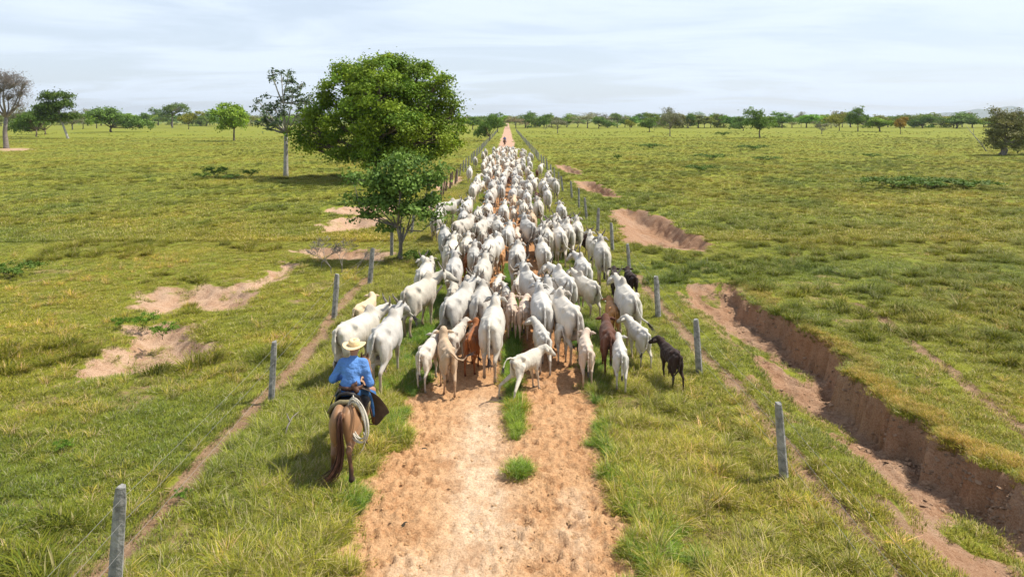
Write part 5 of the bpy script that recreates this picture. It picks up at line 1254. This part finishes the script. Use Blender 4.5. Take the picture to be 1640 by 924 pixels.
# short pasture turf, near
x, y = fan(56000, 7.3, 34, 1.25)
make('pasture_turf', 'short yellow green turf of the near pastures and verges', CT, 3, x, y, lambda x, y, s, z: (s < .75) & (rng.random(len(x)) > s*1.12) & (rng.random(len(x)) > .25*(fbm(x, y, 1.2, 3) > .6)), .7, 1.25)
x, y = fan(70000, 31, 210, 1.5)
make('far_turf', 'short turf of the farther pastures', CF, 3, x, y, lambda x, y, s, z: (s < .4), .5, .95, (1.0, 1.0, .9))
# long grass of the verges between road and fences
n = 30000; x = np.concatenate([rng.uniform(1.3, 4.3, n//2), rng.uniform(-5.0, -1.6, n//2)]); y = 7.3+(rng.random(n)**1.6)*60
make('verge_grass', 'long tangled green and straw coloured grass on both road verges', CL, 4, x, y, lambda x, y, s, z: (s < .30) & (rng.random(len(x)) < (.30+.95*sstep(.36, .56, fbm(x+30, y, .8, 3)))*np.where(x > 0, 1-.8*sstep(3.2, 3.9, x), 1-.65*sstep(-3.9, -4.5, x))*np.where(y < 16, 1, .55)), .30, .82, (1.02, 1.05, 1))
# lush green tufts along the road edges and on the middle strip
n = 26000; y = 7.3+(rng.random(n)**1.4)*45; e = rng.random(n); x = np.where(e < .38, ROAD_R+rng.normal(.30, .32, n), np.where(e < .76, ROAD_L-rng.normal(.30, .32, n), rng.normal(.12, .22, n)))
make('lush_grass', 'fresh green grass along the road edges and between the wheel tracks', CL, 4, x, y, lambda x, y, s, z: (s < .5) & ((fbm(x+70, y, .9, 3) > .46) | (np.abs(x) < 1)), .28, .60, (.58, .95, .62))
# tussocks
x, y = fan(15000, 8, 90, 1.4)
make('tussocks', 'dark green tussocks dotted over the pastures', CK, 3, x, y, lambda x, y, s, z: (s < .2) & (z > -.2) & ~inverge(x) & (rng.random(len(x)) < sstep(4, 16, y)+.35) & ~((x > 3) & (x < 9) & (y < 18)) & (fbm(x+9, y-4, .42, 3) > np.where(x > 0, .45, .58)), .45, 1.3, (.66, .68, .50))
x, y = fan(9000, 60, 330, 1.5)
make('far_tussocks', 'tussocks dotted over the far pastures', CK, 3, x, y, lambda x, y, s, z: (s < .2) & (fbm(x+9, y-4, .10, 4) > np.where(x > 0, .48, .60)), .8, 1.6, (.80, .86, .72))
# fringe hanging over the gully rim and dry straw
R = GUL[0]['R']; n = 3000; t = rng.random(n)*(len(R)-1); i = np.minimum(t.astype(int), len(R)-2); u = (t-i)[:, None]; p = R[i]*(1-u)+R[i+1]*u
x = p[:, 0]+(fbm(p[:, 0]*0+7, p[:, 1], 1.3, 4)-.5)*.9+rng.normal(.22, .16, n); y = p[:, 1]
make('rim_grass', 'dry grass fringe along the upper rim of the gully', CL, 4, x, y, lambda x, y, s, z: z > -.2, .16, .40, (1.25, 1.0, .9))
x, y = fan(3200, 7, 28, 1.2)
make('dry_grass', 'straw coloured dead grass patches in the near left pasture and along the fences', CL, 4, x, y, lambda x, y, s, z: (s < .25) & (fbm(x+150, y+20, .5, 4) > .55) & (np.abs(x) > 1.7), .4, .75, (1.5, 1.22, 1.3))

# fallen clods of earth in the gully and on the road
def clod(seed):
    r = np.random.default_rng(seed); v = []; n = 7
    for i in range(4):
        for j in range(n): a = 2*pi*j/n; rr = [.7, 1, .75, .25][i]*r.uniform(.7, 1.25); v.append((rr*cos(a), rr*sin(a), [-.3, .1, .55, .8][i]*r.uniform(.8, 1.2)))
    f = [(i*n+j, i*n+(j+1) % n, (i+1)*n+(j+1) % n, (i+1)*n+j) for i in range(3) for j in range(n)]+[tuple(3*n+j for j in range(n))]
    me = mesh('clod', v, f, np.ones((len(v), 3)), smooth=False); me.materials.append(M['clod']); return me
CC_ = coll('clods', [clod(i) for i in range(4)])
def clods(name, label, x, y, keep, smin, smax, tint):
    z, s_, k = layout(x, y); m = keep(x, y, s_, k, z); x, y, z = x[m], y[m], z[m]; n = len(x); q = smin*(smax/smin)**(rng.random(n)**2.2)
    o = scatter(name, label, CC_, np.stack([x, y, z-.01], 1), rng.uniform(-3, 3, (n, 3))*np.array([.2, .2, 1]), np.stack([q, q*rng.uniform(.7, 1.1, n), q*rng.uniform(.4, .8, n)], 1), np.array(tint)*rng.uniform(.7, 1.15, (n, 1)), 4); o['category'] = 'clods'
n = 5200; R = GUL[0]['R']; t = rng.random(n)*(len(R)-1); i = np.minimum(t.astype(int), len(R)-2); u = (t-i)[:, None]; p = R[i]*(1-u)+R[i+1]*u
clods('gully_clods', 'crumbled clods of earth along the foot of the gully wall', p[:, 0]-np.abs(rng.normal(.35, .45, n)), p[:, 1], lambda x, y, s, k, z: (s > .4) & (z < -.15), .010, .055, (.40, .25, .155))
n = 12000; clods('road_clods', 'small kicked up clods and stones on the dirt road', rng.uniform(-2.1, 1.9, n), 7.5+20*rng.random(n)**1.4, lambda x, y, s, k, z: (s > .5) & (k == 0) & (rng.random(len(x)) > .7*np.exp(-((x+.5)/.4)**2)), .006, .028, (.50, .30, .15))
# ------------------------------------------------------------------ the air
hz_ = MB(); hz_.box((0, 4400, 90), (26000, 12800, 194)); hm = hz_.me('haze', False); o = link('haze', hm); tag(o, 'thin pale heat haze over the whole plain', kind='stuff')
m = bpy.data.materials.new('haze'); m.use_nodes = True; N = m.node_tree.nodes; N.clear(); ou = N.new('ShaderNodeOutputMaterial'); pv = N.new('ShaderNodeVolumePrincipled'); pv.inputs['Density'].default_value = .00008; pv.inputs['Color'].default_value = (.84, .91, 1, 1); pv.inputs['Anisotropy'].default_value = .2
m.node_tree.links.new(pv.outputs[0], ou.inputs['Volume']); hm.materials.append(m)
